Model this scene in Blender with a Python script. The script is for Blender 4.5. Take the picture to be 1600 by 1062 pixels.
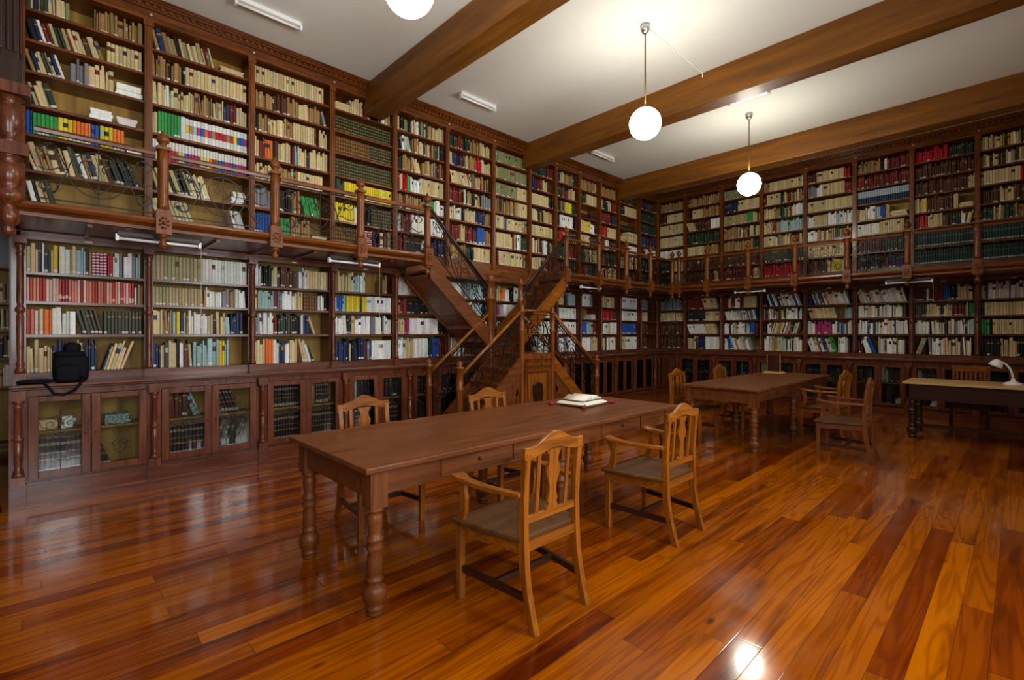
import bpy, math, random
from mathutils import Vector, Matrix
random.seed(7)
PI = math.pi
SC = bpy.context.scene
for o in list(bpy.data.objects):
    bpy.data.objects.remove(o)
COL = SC.collection

# ------------------------------------------------------------------ camera
CX, CY, CZ = 6.6, 0.0, 1.5
YAW = math.radians(46.4)
F_PX = 757.0
cam_d = bpy.data.cameras.new('camera')
cam_d.sensor_width = 36.0
cam_d.lens = F_PX / 1600 * 36.0
cam_d.shift_y = -10.0 / 1600
cam_d.clip_start = 0.05
cam = bpy.data.objects.new('camera', cam_d)
COL.objects.link(cam)
cam.location = (CX, CY, CZ)
cam.rotation_euler = (PI / 2, 0, YAW)
SC.camera = cam

# ------------------------------------------------------------------ view + world
SC.view_settings.view_transform = 'Standard'
SC.view_settings.look = 'None'
SC.view_settings.exposure = 0.0
SC.view_settings.gamma = 1.0
SC.view_settings.use_curve_mapping = False
SC.cycles.max_bounces = 7
SC.cycles.diffuse_bounces = 4
SC.cycles.glossy_bounces = 3
SC.cycles.transparent_max_bounces = 8
SC.cycles.sample_clamp_indirect = 6.0
SC.cycles.caustics_reflective = False
SC.cycles.caustics_refractive = False
W = bpy.data.worlds.new('world')
SC.world = W
W.use_nodes = True
W.node_tree.nodes['Background'].inputs[0].default_value = (0.75, 0.85, 1.0, 1)
W.node_tree.nodes['Background'].inputs[1].default_value = 2.0

H_CEIL = 5.13
XR = 7.75          # right wall
YB = -3.2          # wall behind the camera
GLOBE = 58.0       # emission of the globe lamps
WIN = [(-0.9, 0.5), (2.3, 3.7), (5.5, 6.9)]    # windows of the right wall (y range)
for y0, y1 in WIN:                       # daylight entering through the windows
    ld = bpy.data.lights.new('window_daylight', 'AREA')
    ld.shape = 'RECTANGLE'
    ld.size = 2.3
    ld.size_y = y1 - y0 - 0.1
    ld.energy = 150 if y1 < 5 else 18
    ld.color = (0.95, 0.97, 1.0)
    lo = bpy.data.objects.new('window_daylight', ld)
    COL.objects.link(lo)
    lo.location = (XR + 0.12, (y0 + y1) / 2, 2.3)
    lo.rotation_euler = (0, math.radians(90), 0)

# ------------------------------------------------------------------ materials
def srgb(r, g, b):
    f = lambda c: (c / 255 / 12.92) if c / 255 <= 0.04045 else ((c / 255 + 0.055) / 1.055) ** 2.4
    return (f(r), f(g), f(b))

def new_mat(name):
    m = bpy.data.materials.new(name)
    m.use_nodes = True
    nt = m.node_tree
    return m, nt, nt.nodes['Principled BSDF']

def plain(name, col, rough=0.5, metal=0.0, emis=None, noise=0.0):
    m, nt, b = new_mat(name)
    b.inputs['Base Color'].default_value = (*col, 1)
    b.inputs['Roughness'].default_value = rough
    b.inputs['Metallic'].default_value = metal
    if emis:
        b.inputs['Emission Color'].default_value = (*emis[0], 1)
        b.inputs['Emission Strength'].default_value = emis[1]
    if noise:
        n = nt.nodes.new('ShaderNodeTexNoise'); n.inputs['Scale'].default_value = 6; n.inputs['Detail'].default_value = 6
        tc = nt.nodes.new('ShaderNodeTexCoord'); nt.links.new(tc.outputs['Object'], n.inputs['Vector'])
        mx = nt.nodes.new('ShaderNodeMix'); mx.data_type = 'RGBA'
        mx.inputs[6].default_value = (*[c * (1 - noise) for c in col], 1)
        mx.inputs[7].default_value = (*[min(1, c * (1 + noise)) for c in col], 1)
        nt.links.new(n.outputs['Fac'], mx.inputs[0]); nt.links.new(mx.outputs[2], b.inputs['Base Color'])
    return m

def wood(name, light, dark, axis='z', scale=1.0, rough=0.35, coat=0.3, rand=0.25, spec=0.35):
    m, nt, b = new_mat(name)
    N, L = nt.nodes, nt.links
    tc = N.new('ShaderNodeTexCoord')
    oi = N.new('ShaderNodeObjectInfo')
    mul = N.new('ShaderNodeMath'); mul.operation = 'MULTIPLY'; mul.inputs[1].default_value = 37.0
    L.new(oi.outputs['Random'], mul.inputs[0])
    ad = N.new('ShaderNodeVectorMath'); ad.operation = 'ADD'
    L.new(tc.outputs['Object'], ad.inputs[0]); L.new(mul.outputs[0], ad.inputs[1])
    mp = N.new('ShaderNodeMapping')
    s = {'x': (1.2, 14, 14), 'y': (14, 1.2, 14), 'z': (14, 14, 1.2)}[axis]
    mp.inputs['Scale'].default_value = tuple(k * scale for k in s)
    L.new(ad.outputs[0], mp.inputs['Vector'])
    n1 = N.new('ShaderNodeTexNoise'); n1.inputs['Scale'].default_value = 1.6; n1.inputs['Detail'].default_value = 7
    n1.inputs['Roughness'].default_value = 0.62; n1.inputs['Distortion'].default_value = 0.6
    L.new(mp.outputs[0], n1.inputs['Vector'])
    cr = N.new('ShaderNodeValToRGB')
    cr.color_ramp.elements[0].position = 0.3; cr.color_ramp.elements[0].color = (*dark, 1)
    cr.color_ramp.elements[1].position = 0.72; cr.color_ramp.elements[1].color = (*light, 1)
    L.new(n1.outputs['Fac'], cr.inputs[0])
    hs = N.new('ShaderNodeHueSaturation')
    mr = N.new('ShaderNodeMapRange'); mr.inputs[3].default_value = 1 - rand; mr.inputs[4].default_value = 1 + rand
    L.new(oi.outputs['Random'], mr.inputs[0]); L.new(mr.outputs[0], hs.inputs['Value'])
    L.new(cr.outputs[0], hs.inputs['Color']); L.new(hs.outputs[0], b.inputs['Base Color'])
    rr = N.new('ShaderNodeMapRange'); rr.inputs[3].default_value = rough - 0.08; rr.inputs[4].default_value = rough + 0.12
    L.new(n1.outputs['Fac'], rr.inputs[0]); L.new(rr.outputs[0], b.inputs['Roughness'])
    b.inputs['Coat Weight'].default_value = coat * .6; b.inputs['Coat Roughness'].default_value = 0.15
    b.inputs['Specular IOR Level'].default_value = spec
    bp = N.new('ShaderNodeBump'); bp.inputs['Strength'].default_value = 0.12; bp.inputs['Distance'].default_value = 0.01
    L.new(n1.outputs['Fac'], bp.inputs['Height']); L.new(bp.outputs[0], b.inputs['Normal'])
    return m

M = {}
_l, _d = srgb(144, 78, 24), srgb(70, 32, 8)
for ax in 'xyz':
    M['mahogany_' + ax] = wood('mahogany_' + ax, _l, _d, ax, 1.0, 0.33, 0.35, 0.12)
    M['oakbeam_' + ax] = wood('oakbeam_' + ax, srgb(140, 86, 12), srgb(92, 52, 6), ax, 0.35, 0.5, 0.1, 0.08)
    M['lower_' + ax] = wood('lower_' + ax, srgb(128, 66, 36), srgb(62, 28, 15), ax, 1.0, 0.28, 0.5, 0.12)  # lower cases: reddish tint of the cool daylight put into the wood colour
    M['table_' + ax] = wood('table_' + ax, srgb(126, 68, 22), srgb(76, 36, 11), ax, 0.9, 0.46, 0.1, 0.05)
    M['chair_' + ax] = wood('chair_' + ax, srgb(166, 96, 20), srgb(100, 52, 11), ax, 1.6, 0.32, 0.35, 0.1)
    M['dark_' + ax] = wood('dark_' + ax, srgb(62, 30, 16), srgb(34, 15, 8), ax, 1.0, 0.35, 0.3, 0.1)
M['back'] = wood('back_board', srgb(176, 140, 66), srgb(132, 98, 40), 'z', 0.5, 0.6, 0.0, 0.12)
M['seat'] = wood('seat_leather', srgb(104, 62, 20), srgb(64, 37, 11), 'y', 0.6, 0.6, 0.0, 0.05)
M['dark_seat'] = wood('dark_seat', srgb(74, 46, 34), srgb(50, 30, 22), 'y', 0.6, 0.35, 0.2, 0.05)
M['pale_top'] = wood('pale_desk_top', srgb(214, 176, 112), srgb(190, 148, 88), 'x', 0.8, 0.35, 0.3, 0.02)
M['iron'] = plain('wrought_iron', srgb(34, 28, 26), 0.42, 0.6)
M['brass'] = plain('aged_brass', srgb(120, 92, 50), 0.35, 0.9)
M['white'] = plain('white_enamel', (0.85, 0.85, 0.84), 0.35)
M['tube'] = plain('fluorescent_tube', (0.9, 0.9, 0.9), 0.25)
M['littube'] = plain('lit_tube', (0.9, 0.9, 0.9), 0.3, 0, ((1, 1, 0.95), 1.1))
M['plaster'] = plain('ceiling_plaster', srgb(234, 235, 228), 0.85, 0, None, 0.02)
M['wallpaint'] = plain('wall_paint', srgb(190, 188, 182), 0.8, 0, None, 0.04)
M['globe'] = plain('lit_opal_globe', (0.95, 0.95, 0.92), 0.3, 0, ((1.0, 0.94, 0.79), GLOBE))
M['steel'] = plain('brushed_steel', (0.5, 0.5, 0.5), 0.3, 0.9)
M['black'] = plain('black_nylon', srgb(14, 15, 20), 0.7, 0, None, 0.2)
M['black'].node_tree.nodes['Principled BSDF'].inputs['Specular IOR Level'].default_value = 0.12
M['page'] = plain('book_pages', srgb(226, 218, 196), 0.7, 0, None, 0.04)
M['cloth'] = plain('white_cushion_cloth', srgb(226, 220, 200), 0.8, 0, None, 0.03)
M['red'] = plain('red_tassel', srgb(120, 18, 22), 0.7)
M['lampwhite'] = plain('glossy_white_plastic', (0.86, 0.86, 0.88), 0.2)
M['tag'] = plain('number_plate', srgb(215, 210, 195), 0.4)

def book_mat():
    m, nt, b = new_mat('book_cloth')
    N, L = nt.nodes, nt.links
    at = N.new('ShaderNodeAttribute'); at.attribute_name = 'Col'
    tc = N.new('ShaderNodeTexCoord')
    n = N.new('ShaderNodeTexNoise'); n.inputs['Scale'].default_value = 30; n.inputs['Detail'].default_value = 3
    L.new(tc.outputs['Object'], n.inputs['Vector'])
    mr = N.new('ShaderNodeMapRange'); mr.inputs[3].default_value = 0.72; mr.inputs[4].default_value = 1.2
    L.new(n.outputs['Fac'], mr.inputs[0])
    hs = N.new('ShaderNodeHueSaturation')
    L.new(at.outputs['Color'], hs.inputs['Color']); L.new(mr.outputs[0], hs.inputs['Value'])
    L.new(hs.outputs[0], b.inputs['Base Color'])
    b.inputs['Roughness'].default_value = 0.5
    b.inputs['Specular IOR Level'].default_value = 0.35
    return m
M['book'] = book_mat()

def glass_mat():
    m, nt, b = new_mat('cabinet_glass')
    N, L = nt.nodes, nt.links
    tr = N.new('ShaderNodeBsdfTransparent'); tr.inputs[0].default_value = (0.93, 0.95, 0.93, 1)
    gl = N.new('ShaderNodeBsdfGlossy'); gl.inputs['Roughness'].default_value = 0.03
    fr = N.new('ShaderNodeFresnel'); fr.inputs['IOR'].default_value = 1.45
    mx = N.new('ShaderNodeMixShader')
    L.new(fr.outputs[0], mx.inputs[0]); L.new(tr.outputs[0], mx.inputs[1]); L.new(gl.outputs[0], mx.inputs[2])
    L.new(mx.outputs[0], N['Material Output'].inputs['Surface'])
    return m
M['glass'] = glass_mat()

def floor_mat():
    m, nt, b = new_mat('varnished_floor_boards')
    N, L = nt.nodes, nt.links
    def math_(op, a, c=None, v=None):
        n = N.new('ShaderNodeMath'); n.operation = op
        if hasattr(a, 'links') or hasattr(a, 'is_output'): L.new(a, n.inputs[0])
        else: n.inputs[0].default_value = a
        if c is not None:
            if hasattr(c, 'is_output'): L.new(c, n.inputs[1])
            else: n.inputs[1].default_value = c
        return n.outputs[0]
    tc = N.new('ShaderNodeTexCoord'); sp = N.new('ShaderNodeSeparateXYZ'); L.new(tc.outputs['Object'], sp.inputs[0])
    X, Y = sp.outputs[0], sp.outputs[1]
    PW, PL = 0.125, 2.3
    xs = math_('DIVIDE', X, PW); ix = math_('FLOOR', xs); fx = math_('SUBTRACT', xs, ix)
    w1 = N.new('ShaderNodeTexWhiteNoise'); w1.noise_dimensions = '1D'; L.new(ix, w1.inputs['W'])
    ys = math_('ADD', math_('DIVIDE', Y, PL), math_('MULTIPLY', w1.outputs['Value'], 7.3))
    iy = math_('FLOOR', ys); fy = math_('SUBTRACT', ys, iy)
    cb = N.new('ShaderNodeCombineXYZ'); L.new(ix, cb.inputs[0]); L.new(iy, cb.inputs[1])
    w2 = N.new('ShaderNodeTexWhiteNoise'); w2.noise_dimensions = '3D'; L.new(cb.outputs[0], w2.inputs['Vector'])
    rnd = w2.outputs['Value']
    # grain coordinates, shifted for every board
    gc = N.new('ShaderNodeCombineXYZ')
    L.new(math_('MULTIPLY', X, 1.0), gc.inputs[0]); L.new(math_('MULTIPLY', Y, 0.055), gc.inputs[1]); L.new(math_('MULTIPLY', rnd, 60.0), gc.inputs[2])
    n1 = N.new('ShaderNodeTexNoise'); n1.inputs['Scale'].default_value = 7; n1.inputs['Detail'].default_value = 2; n1.inputs['Distortion'].default_value = 0.4
    L.new(gc.outputs[0], n1.inputs['Vector'])
    # cathedral rings
    wv = math_('MULTIPLY', n1.outputs['Fac'], 60.0)
    ring = math_('ADD', math_('MULTIPLY', math_('SINE', wv), 0.5), 0.5)
    n2 = N.new('ShaderNodeTexNoise'); n2.inputs['Scale'].default_value = 60; n2.inputs['Detail'].default_value = 4
    L.new(gc.outputs[0], n2.inputs['Vector'])
    base = N.new('ShaderNodeValToRGB')
    els = base.color_ramp.elements
    els[0].position = 0.0; els[0].color = (*srgb(120, 50, 12), 1)
    els[1].position = 1.0; els[1].color = (*srgb(178, 98, 20), 1)
    for p, c in ((0.12, (130, 58, 10)), (0.3, (146, 72, 11)), (0.6, (160, 83, 13)), (0.85, (170, 91, 16))):
        e = els.new(p); e.color = (*srgb(*c), 1)
    L.new(rnd, base.inputs[0])
    mx = N.new('ShaderNodeMix'); mx.data_type = 'RGBA'; mx.blend_type = 'MULTIPLY'
    L.new(base.outputs[0], mx.inputs[6])
    rc = N.new('ShaderNodeValToRGB'); rc.color_ramp.elements[0].color = (0.72, 0.56, 0.42, 1); rc.color_ramp.elements[1].color = (1.06, 1.03, 1.0, 1)
    rc.color_ramp.elements[1].position = 0.55
    L.new(ring, rc.inputs[0]); L.new(rc.outputs[0], mx.inputs[7]); mx.inputs[0].default_value = 0.75
    # dark heartwood streaks
    gc2 = N.new('ShaderNodeCombineXYZ')
    L.new(math_('MULTIPLY', X, 1.0), gc2.inputs[0]); L.new(math_('MULTIPLY', Y, 0.085), gc2.inputs[1]); L.new(math_('MULTIPLY', rnd, 91.0), gc2.inputs[2])
    n3 = N.new('ShaderNodeTexNoise'); n3.inputs['Scale'].default_value = 6.5; n3.inputs['Detail'].default_value = 3; n3.inputs['Roughness'].default_value = 0.6
    L.new(gc2.outputs[0], n3.inputs['Vector'])
    sr = N.new('ShaderNodeValToRGB'); sr.color_ramp.elements[0].position = 0.53; sr.color_ramp.elements[1].position = 0.66
    L.new(n3.outputs['Fac'], sr.inputs[0])
    mx2 = N.new('ShaderNodeMix'); mx2.data_type = 'RGBA'; mx2.blend_type = 'MULTIPLY'
    L.new(math_('MULTIPLY', sr.outputs[0], 0.8), mx2.inputs[0]); L.new(mx.outputs[2], mx2.inputs[6]); mx2.inputs[7].default_value = (0.30, 0.17, 0.13, 1)
    # knots
    vo = N.new('ShaderNodeTexVoronoi'); vo.inputs['Scale'].default_value = 1.0
    mpv = N.new('ShaderNodeMapping'); mpv.inputs['Scale'].default_value = (2.6, 1.1, 1); L.new(tc.outputs['Object'], mpv.inputs[0]); L.new(mpv.outputs[0], vo.inputs['Vector'])
    kn = N.new('ShaderNodeMapRange'); kn.inputs[1].default_value = 0.025; kn.inputs[2].default_value = 0.06; kn.inputs[3].default_value = 0.75; kn.inputs[4].default_value = 0.0
    L.new(vo.outputs['Distance'], kn.inputs[0])
    mx3 = N.new('ShaderNodeMix'); mx3.data_type = 'RGBA'; L.new(kn.outputs[0], mx3.inputs[0]); L.new(mx2.outputs[2], mx3.inputs[6]); mx3.inputs[7].default_value = (*srgb(40, 18, 8), 1)
    # fine grain + seams
    fg = N.new('ShaderNodeMapRange'); fg.inputs[3].default_value = 0.82; fg.inputs[4].default_value = 1.16; L.new(n2.outputs['Fac'], fg.inputs[0])
    dx = math_('MINIMUM', fx, math_('SUBTRACT', 1.0, fx)); dy = math_('MINIMUM', fy, math_('SUBTRACT', 1.0, fy))
    sx = N.new('ShaderNodeMapRange'); sx.inputs[1].default_value = 0.0; sx.inputs[2].default_value = 0.022; sx.inputs[3].default_value = 0.35; sx.inputs[4].default_value = 1.0; L.new(dx, sx.inputs[0])
    sy = N.new('ShaderNodeMapRange'); sy.inputs[1].default_value = 0.0; sy.inputs[2].default_value = 0.0014; sy.inputs[3].default_value = 0.3; sy.inputs[4].default_value = 1.0; L.new(dy, sy.inputs[0])
    seam = math_('MULTIPLY', sx.outputs[0], sy.outputs[0])
    hs = N.new('ShaderNodeHueSaturation'); L.new(mx3.outputs[2], hs.inputs['Color']); L.new(math_('MULTIPLY', seam, fg.outputs[0]), hs.inputs['Value'])
    hs.inputs['Saturation'].default_value = 1.05
    L.new(hs.outputs[0], b.inputs['Base Color'])
    n4 = N.new('ShaderNodeTexNoise'); n4.inputs['Scale'].default_value = 2.2; n4.inputs['Detail'].default_value = 5; L.new(tc.outputs['Object'], n4.inputs['Vector'])
    rr = N.new('ShaderNodeMapRange'); rr.inputs[1].default_value = 0.35; rr.inputs[2].default_value = 0.7; rr.inputs[3].default_value = 0.10; rr.inputs[4].default_value = 0.24
    L.new(n4.outputs['Fac'], rr.inputs[0]); L.new(rr.outputs[0], b.inputs['Roughness'])
    b.inputs['Coat Weight'].default_value = 0.22; b.inputs['Coat Roughness'].default_value = 0.05
    b.inputs['Specular IOR Level'].default_value = 0.5
    # boards cup a little, so reflections break from board to board
    cup = math_('MULTIPLY', math_('MULTIPLY', math_('SUBTRACT', fx, 0.5), math_('SUBTRACT', rnd, 0.5)), 0.9)
    hgt = math_('ADD', math_('ADD', cup, math_('MULTIPLY', seam, 0.25)), math_('MULTIPLY', n4.outputs['Fac'], 0.35))
    bp = N.new('ShaderNodeBump'); bp.inputs['Strength'].default_value = 0.3; bp.inputs['Distance'].default_value = 0.0018
    L.new(hgt, bp.inputs['Height']); L.new(bp.outputs[0], b.inputs['Normal']); L.new(bp.outputs[0], b.inputs['Coat Normal'])
    return m
M['floor'] = floor_mat()

# ------------------------------------------------------------------ mesh builder
ID = lambda a, d, z: (a, d, z)
class MB:
    def __init__(self, F=ID, flip=False):
        self.v = []; self.f = []; self.m = []; self.s = []; self.c = []
        self.F = F; self.flip = flip; self.mi = 0; self.col = (1, 1, 1)
    def add(self, pts, faces, smooth=False, cols=None):
        b = len(self.v)
        self.v += [self.F(*p) for p in pts]
        for i, f in enumerate(faces):
            g = [b + k for k in f]
            if self.flip: g.reverse()
            self.f.append(g); self.m.append(self.mi); self.s.append(smooth)
            self.c.append(cols[i] if cols else self.col)
    def box(self, a0, a1, d0, d1, z0, z1):
        if a0 > a1: a0, a1 = a1, a0
        if d0 > d1: d0, d1 = d1, d0
        p = [(a0, d0, z0), (a1, d0, z0), (a1, d1, z0), (a0, d1, z0), (a0, d0, z1), (a1, d0, z1), (a1, d1, z1), (a0, d1, z1)]
        self.add(p, [(3, 2, 1, 0), (4, 5, 6, 7), (0, 1, 5, 4), (1, 2, 6, 5), (2, 3, 7, 6), (3, 0, 4, 7)])
    def cbox(self, c, s):
        self.box(c[0] - s[0] / 2, c[0] + s[0] / 2, c[1] - s[1] / 2, c[1] + s[1] / 2, c[2] - s[2] / 2, c[2] + s[2] / 2)
    def lathe(self, cx, cy, prof, n=12, axis='z', phase=0.0):
        """prof: list of (r, z)"""
        pts = []; faces = []
        for r, z in prof:
            for k in range(n):
                t = 2 * PI * k / n + phase
                u, v = r * math.cos(t), r * math.sin(t)
                pts.append((cx + u, cy + v, z) if axis == 'z' else ((z, cx + u, cy + v) if axis == 'x' else (cx + v, z, cy + u)))
        for i in range(len(prof) - 1):
            for k in range(n):
                k2 = (k + 1) % n
                faces.append((i * n + k, i * n + k2, (i + 1) * n + k2, (i + 1) * n + k))
        sm = n > 6
        self.add(pts, faces, sm)
        b = len(self.v) - len(pts)
        for ring, rev in ((0, True), (len(prof) - 1, False)):
            if prof[ring][0] > 1e-4:
                g = [b + ring * n + k for k in range(n)]
                if rev ^ self.flip: g.reverse()
                self.f.append(g); self.m.append(self.mi); self.s.append(False); self.c.append(self.col)
    def ball(self, cx, cy, cz, r, n=12, m=8, sz=1.0):
        self.lathe(cx, cy, [(max(1e-5, r * math.sin(PI * i / m)), cz - r * sz * math.cos(PI * i / m)) for i in range(m + 1)], n)
    def tube(self, path, r, n=5, rr=None, closed=False):
        P = [Vector(p) for p in path]
        if len(P) < 2: return
        pts = []; faces = []; up = None
        N_ = len(P)
        for i, p in enumerate(P):
            t = (P[min(i + 1, N_ - 1)] - P[max(i - 1, 0)])
            if t.length < 1e-9: t = Vector((0, 0, 1))
            t.normalize()
            if up is None:
                up = Vector((0, 0, 1)) if abs(t.z) < 0.9 else Vector((1, 0, 0))
            s = t.cross(up)
            if s.length < 1e-6: s = t.cross(Vector((0, 1, 0)))
            s.normalize(); u = s.cross(t).normalized(); up = u
            q = rr[i] if rr else r
            for k in range(n):
                a = 2 * PI * k / n + PI / 4
                pts.append(tuple(p + (s * math.cos(a) + u * math.sin(a)) * q))
        for i in range(N_ - 1):
            for k in range(n):
                k2 = (k + 1) % n
                faces.append((i * n + k2, i * n + k, (i + 1) * n + k, (i + 1) * n + k2))
        faces.append(tuple(range(n))); faces.append(tuple(range((N_ - 1) * n + n - 1, (N_ - 1) * n - 1, -1)))
        self.add(pts, faces, n > 5)
    def prism(self, poly, o, e1, e2, ex):
        """polygon (u,v) in plane o+u*e1+v*e2 extruded by vector ex"""
        o, e1, e2, ex = map(Vector, (o, e1, e2, ex)); n = len(poly)
        a = [tuple(o + e1 * u + e2 * v) for u, v in poly]
        c = [tuple(o + e1 * u + e2 * v + ex) for u, v in poly]
        area = sum(poly[i][0] * poly[(i + 1) % n][1] - poly[(i + 1) % n][0] * poly[i][1] for i in range(n))
        pos = (e1.cross(e2).dot(ex) > 0) ^ (area < 0)
        fs = [tuple(range(n))[::-1], tuple(range(n, 2 * n))] + [(i, (i + 1) % n, n + (i + 1) % n, n + i) for i in range(n)]
        if not pos: fs = [f[::-1] for f in fs]
        self.add(a + c, fs)
    def strip(self, L, R, o, e1, e2, ex):
        """band between two equally long outlines (handles concave shapes), extruded by ex"""
        o, e1, e2, ex = map(Vector, (o, e1, e2, ex)); n = len(L)
        P = lambda q, k: tuple(o + e1 * q[0] + e2 * q[1] + ex * k)
        pts = [P(q, 0) for q in L] + [P(q, 0) for q in R] + [P(q, 1) for q in L] + [P(q, 1) for q in R]
        fs = []
        for i in range(n - 1):
            fs += [(i, i + 1, n + i + 1, n + i), (2 * n + i, 3 * n + i, 3 * n + i + 1, 2 * n + i + 1),
                   (i, 2 * n + i, 2 * n + i + 1, i + 1), (n + i, n + i + 1, 3 * n + i + 1, 3 * n + i)]
        fs += [(0, n, 3 * n, 2 * n), (n - 1, 3 * n - 1, 4 * n - 1, 2 * n - 1)]
        u = Vector(R[0]) - Vector(L[0]); v = Vector(L[1]) - Vector(L[0])
        if (u.x * v.y - u.y * v.x) * e1.cross(e2).dot(ex) < 0: fs = [f[::-1] for f in fs]
        self.add(pts, fs)
    def build(self, name, mats, parent=None, org=(0, 0, 0), bevel=0.0, color=False, link=True):
        if parent is not None and parent.name in ORG: org = ORG[parent.name]
        me = bpy.data.meshes.new(name)
        ox, oy, oz = org
        me.from_pydata([(x - ox, y - oy, z - oz) for x, y, z in self.v], [], self.f)
        mats = mats if isinstance(mats, (list, tuple)) else [mats]
        for k in mats: me.materials.append(M[k])
        me.polygons.foreach_set('material_index', self.m)
        me.polygons.foreach_set('use_smooth', self.s)
        if color:
            at = me.color_attributes.new('Col', 'FLOAT_COLOR', 'CORNER')
            buf = []
            for f, c in zip(self.f, self.c): buf += [c[0], c[1], c[2], 1.0] * len(f)
            at.data.foreach_set('color', buf)
        me.update()
        o = bpy.data.objects.new(name, me)
        if link: COL.objects.link(o)
        if parent is not None:
            o.parent = parent; ORG[o.name] = org
        else:
            o.location = org; ORG[o.name] = org
        if bevel:
            bv = o.modifiers.new('bevel', 'BEVEL'); bv.width = bevel; bv.segments = 2; bv.limit_method = 'ANGLE'; bv.angle_limit = math.radians(40)
        return o
ORG = {}
def thing(name, label, cat, loc=(0, 0, 0), group=None):
    o = bpy.data.objects.new(name, None); COL.objects.link(o); o.empty_display_size = 0.1
    o.location = loc; ORG[o.name] = tuple(loc)
    return tag(o, label, cat, group)
def tag(o, label, cat, group=None, kind=None):
    o['label'] = label; o['category'] = cat
    if group: o['group'] = group
    if kind: o['kind'] = kind
    return o
def struct(o):
    o['kind'] = 'structure'; return o
def copy_tree(o, parent=None):
    c = o.copy(); COL.objects.link(c)
    if parent is not None: c.parent = parent
    for ch in list(o.children): copy_tree(ch, c)
    return c

# wall frames: a = along the wall (rightwards seen from the room), d = out of the shelf fronts into the room
LEFT = lambda a, d, z: (d, a, z)
YF = 11.6
FAR = lambda a, d, z: (a, YF - d, z)
ORDN = ['first', 'second', 'third', 'fourth', 'fifth', 'sixth', 'seventh', 'eighth', 'ninth', 'tenth', 'eleventh', 'twelfth', 'thirteenth']
LB = [-0.21, .777, 1.81, 2.83, 3.81, 4.79, 5.82, 6.76, 7.52, 8.29, 9.04, 9.80, 10.7, 11.6]
FB = [0.0, .76, 1.68, 2.57, 3.45, 4.32, 5.205, 6.085, 6.96, 7.70]

# ------------------------------------------------------------------ room shell
b = MB(); b.box(-3.2, XR, YB, YF + 0.5, -0.1, 0); struct(b.build('floor', 'floor'))
b = MB(); b.box(-3.2, XR, YB, YF + 0.5, H_CEIL, H_CEIL + 0.1); struct(b.build('ceiling', 'plaster'))
b = MB(); b.box(-0.55, -0.4, -0.3, YF + 0.4, 0, H_CEIL); b.box(-0.55, -0.4, -1.6, -0.3, 2.75, H_CEIL); b.box(-0.55, -0.4, YB, -1.6, 0, H_CEIL)
struct(b.build('wall_left', 'wallpaint'))
b = MB(); b.box(-0.4, XR, YF + 0.4, YF + 0.5, 0, H_CEIL); struct(b.build('wall_far', 'wallpaint'))
b = MB(); b.box(-3.2, XR, YB - 0.1, YB, 0, H_CEIL); struct(b.build('wall_back', 'dark_z'))
b = MB(); b.box(-3.3, -3.2, YB, 2.0, 0, H_CEIL); b.box(-3.2, -0.55, 1.9, 2.0, 0, H_CEIL); struct(b.build('wall_side_room', 'wallpaint'))
b = MB()
ys = [YB] + [q for w in WIN for q in w] + [YF + 0.5]
for i in range(0, len(ys), 2): b.box(XR, XR + 0.3, ys[i], ys[i + 1], 0, H_CEIL)
for y0, y1 in WIN:
    b.box(XR, XR + 0.3, y0, y1, 0, 1.05); b.box(XR, XR + 0.3, y0, y1, 3.6, H_CEIL)
struct(b.build('wall_right', 'wallpaint'))
for i, (y0, y1) in enumerate(WIN):
    b = MB()
    for a, c in ((y0, y0 + 0.07), (y1 - 0.07, y1), ((y0 + y1) / 2 - 0.04, (y0 + y1) / 2 + 0.04)): b.box(XR + 0.02, XR + 0.09, a, c, 1.05, 3.6)
    for z in (1.05, 1.9, 2.75, 3.53): b.box(XR + 0.02, XR + 0.09, y0, y1, z, z + 0.06)
    o = struct(b.build('window_%d' % (i + 1), 'mahogany_z'))
    g = MB(); g.box(XR + 0.25, XR + 0.256, y0, y1, 1.05, 3.6); g.build('pane', 'glass', o)

# ceiling beams
beam_names = ['nearest ceiling beam, crossing the top middle of the room', 'middle ceiling beam, behind the nearest globe lamp on a rod', 'farthest ceiling beam, just before the far bookcases']
for i, y in enumerate((3.32, 6.57, 9.76)):
    b = MB(); b.box(0.0, XR, y, y + 0.29, 4.69, H_CEIL)
    o = b.build('ceiling_beam', 'oakbeam_x', org=(0, y, 4.69), bevel=0.012)
    tag(o, 'brown wooden ' + beam_names[i], 'beam', 'wooden beams across the ceiling', 'thing')

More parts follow.
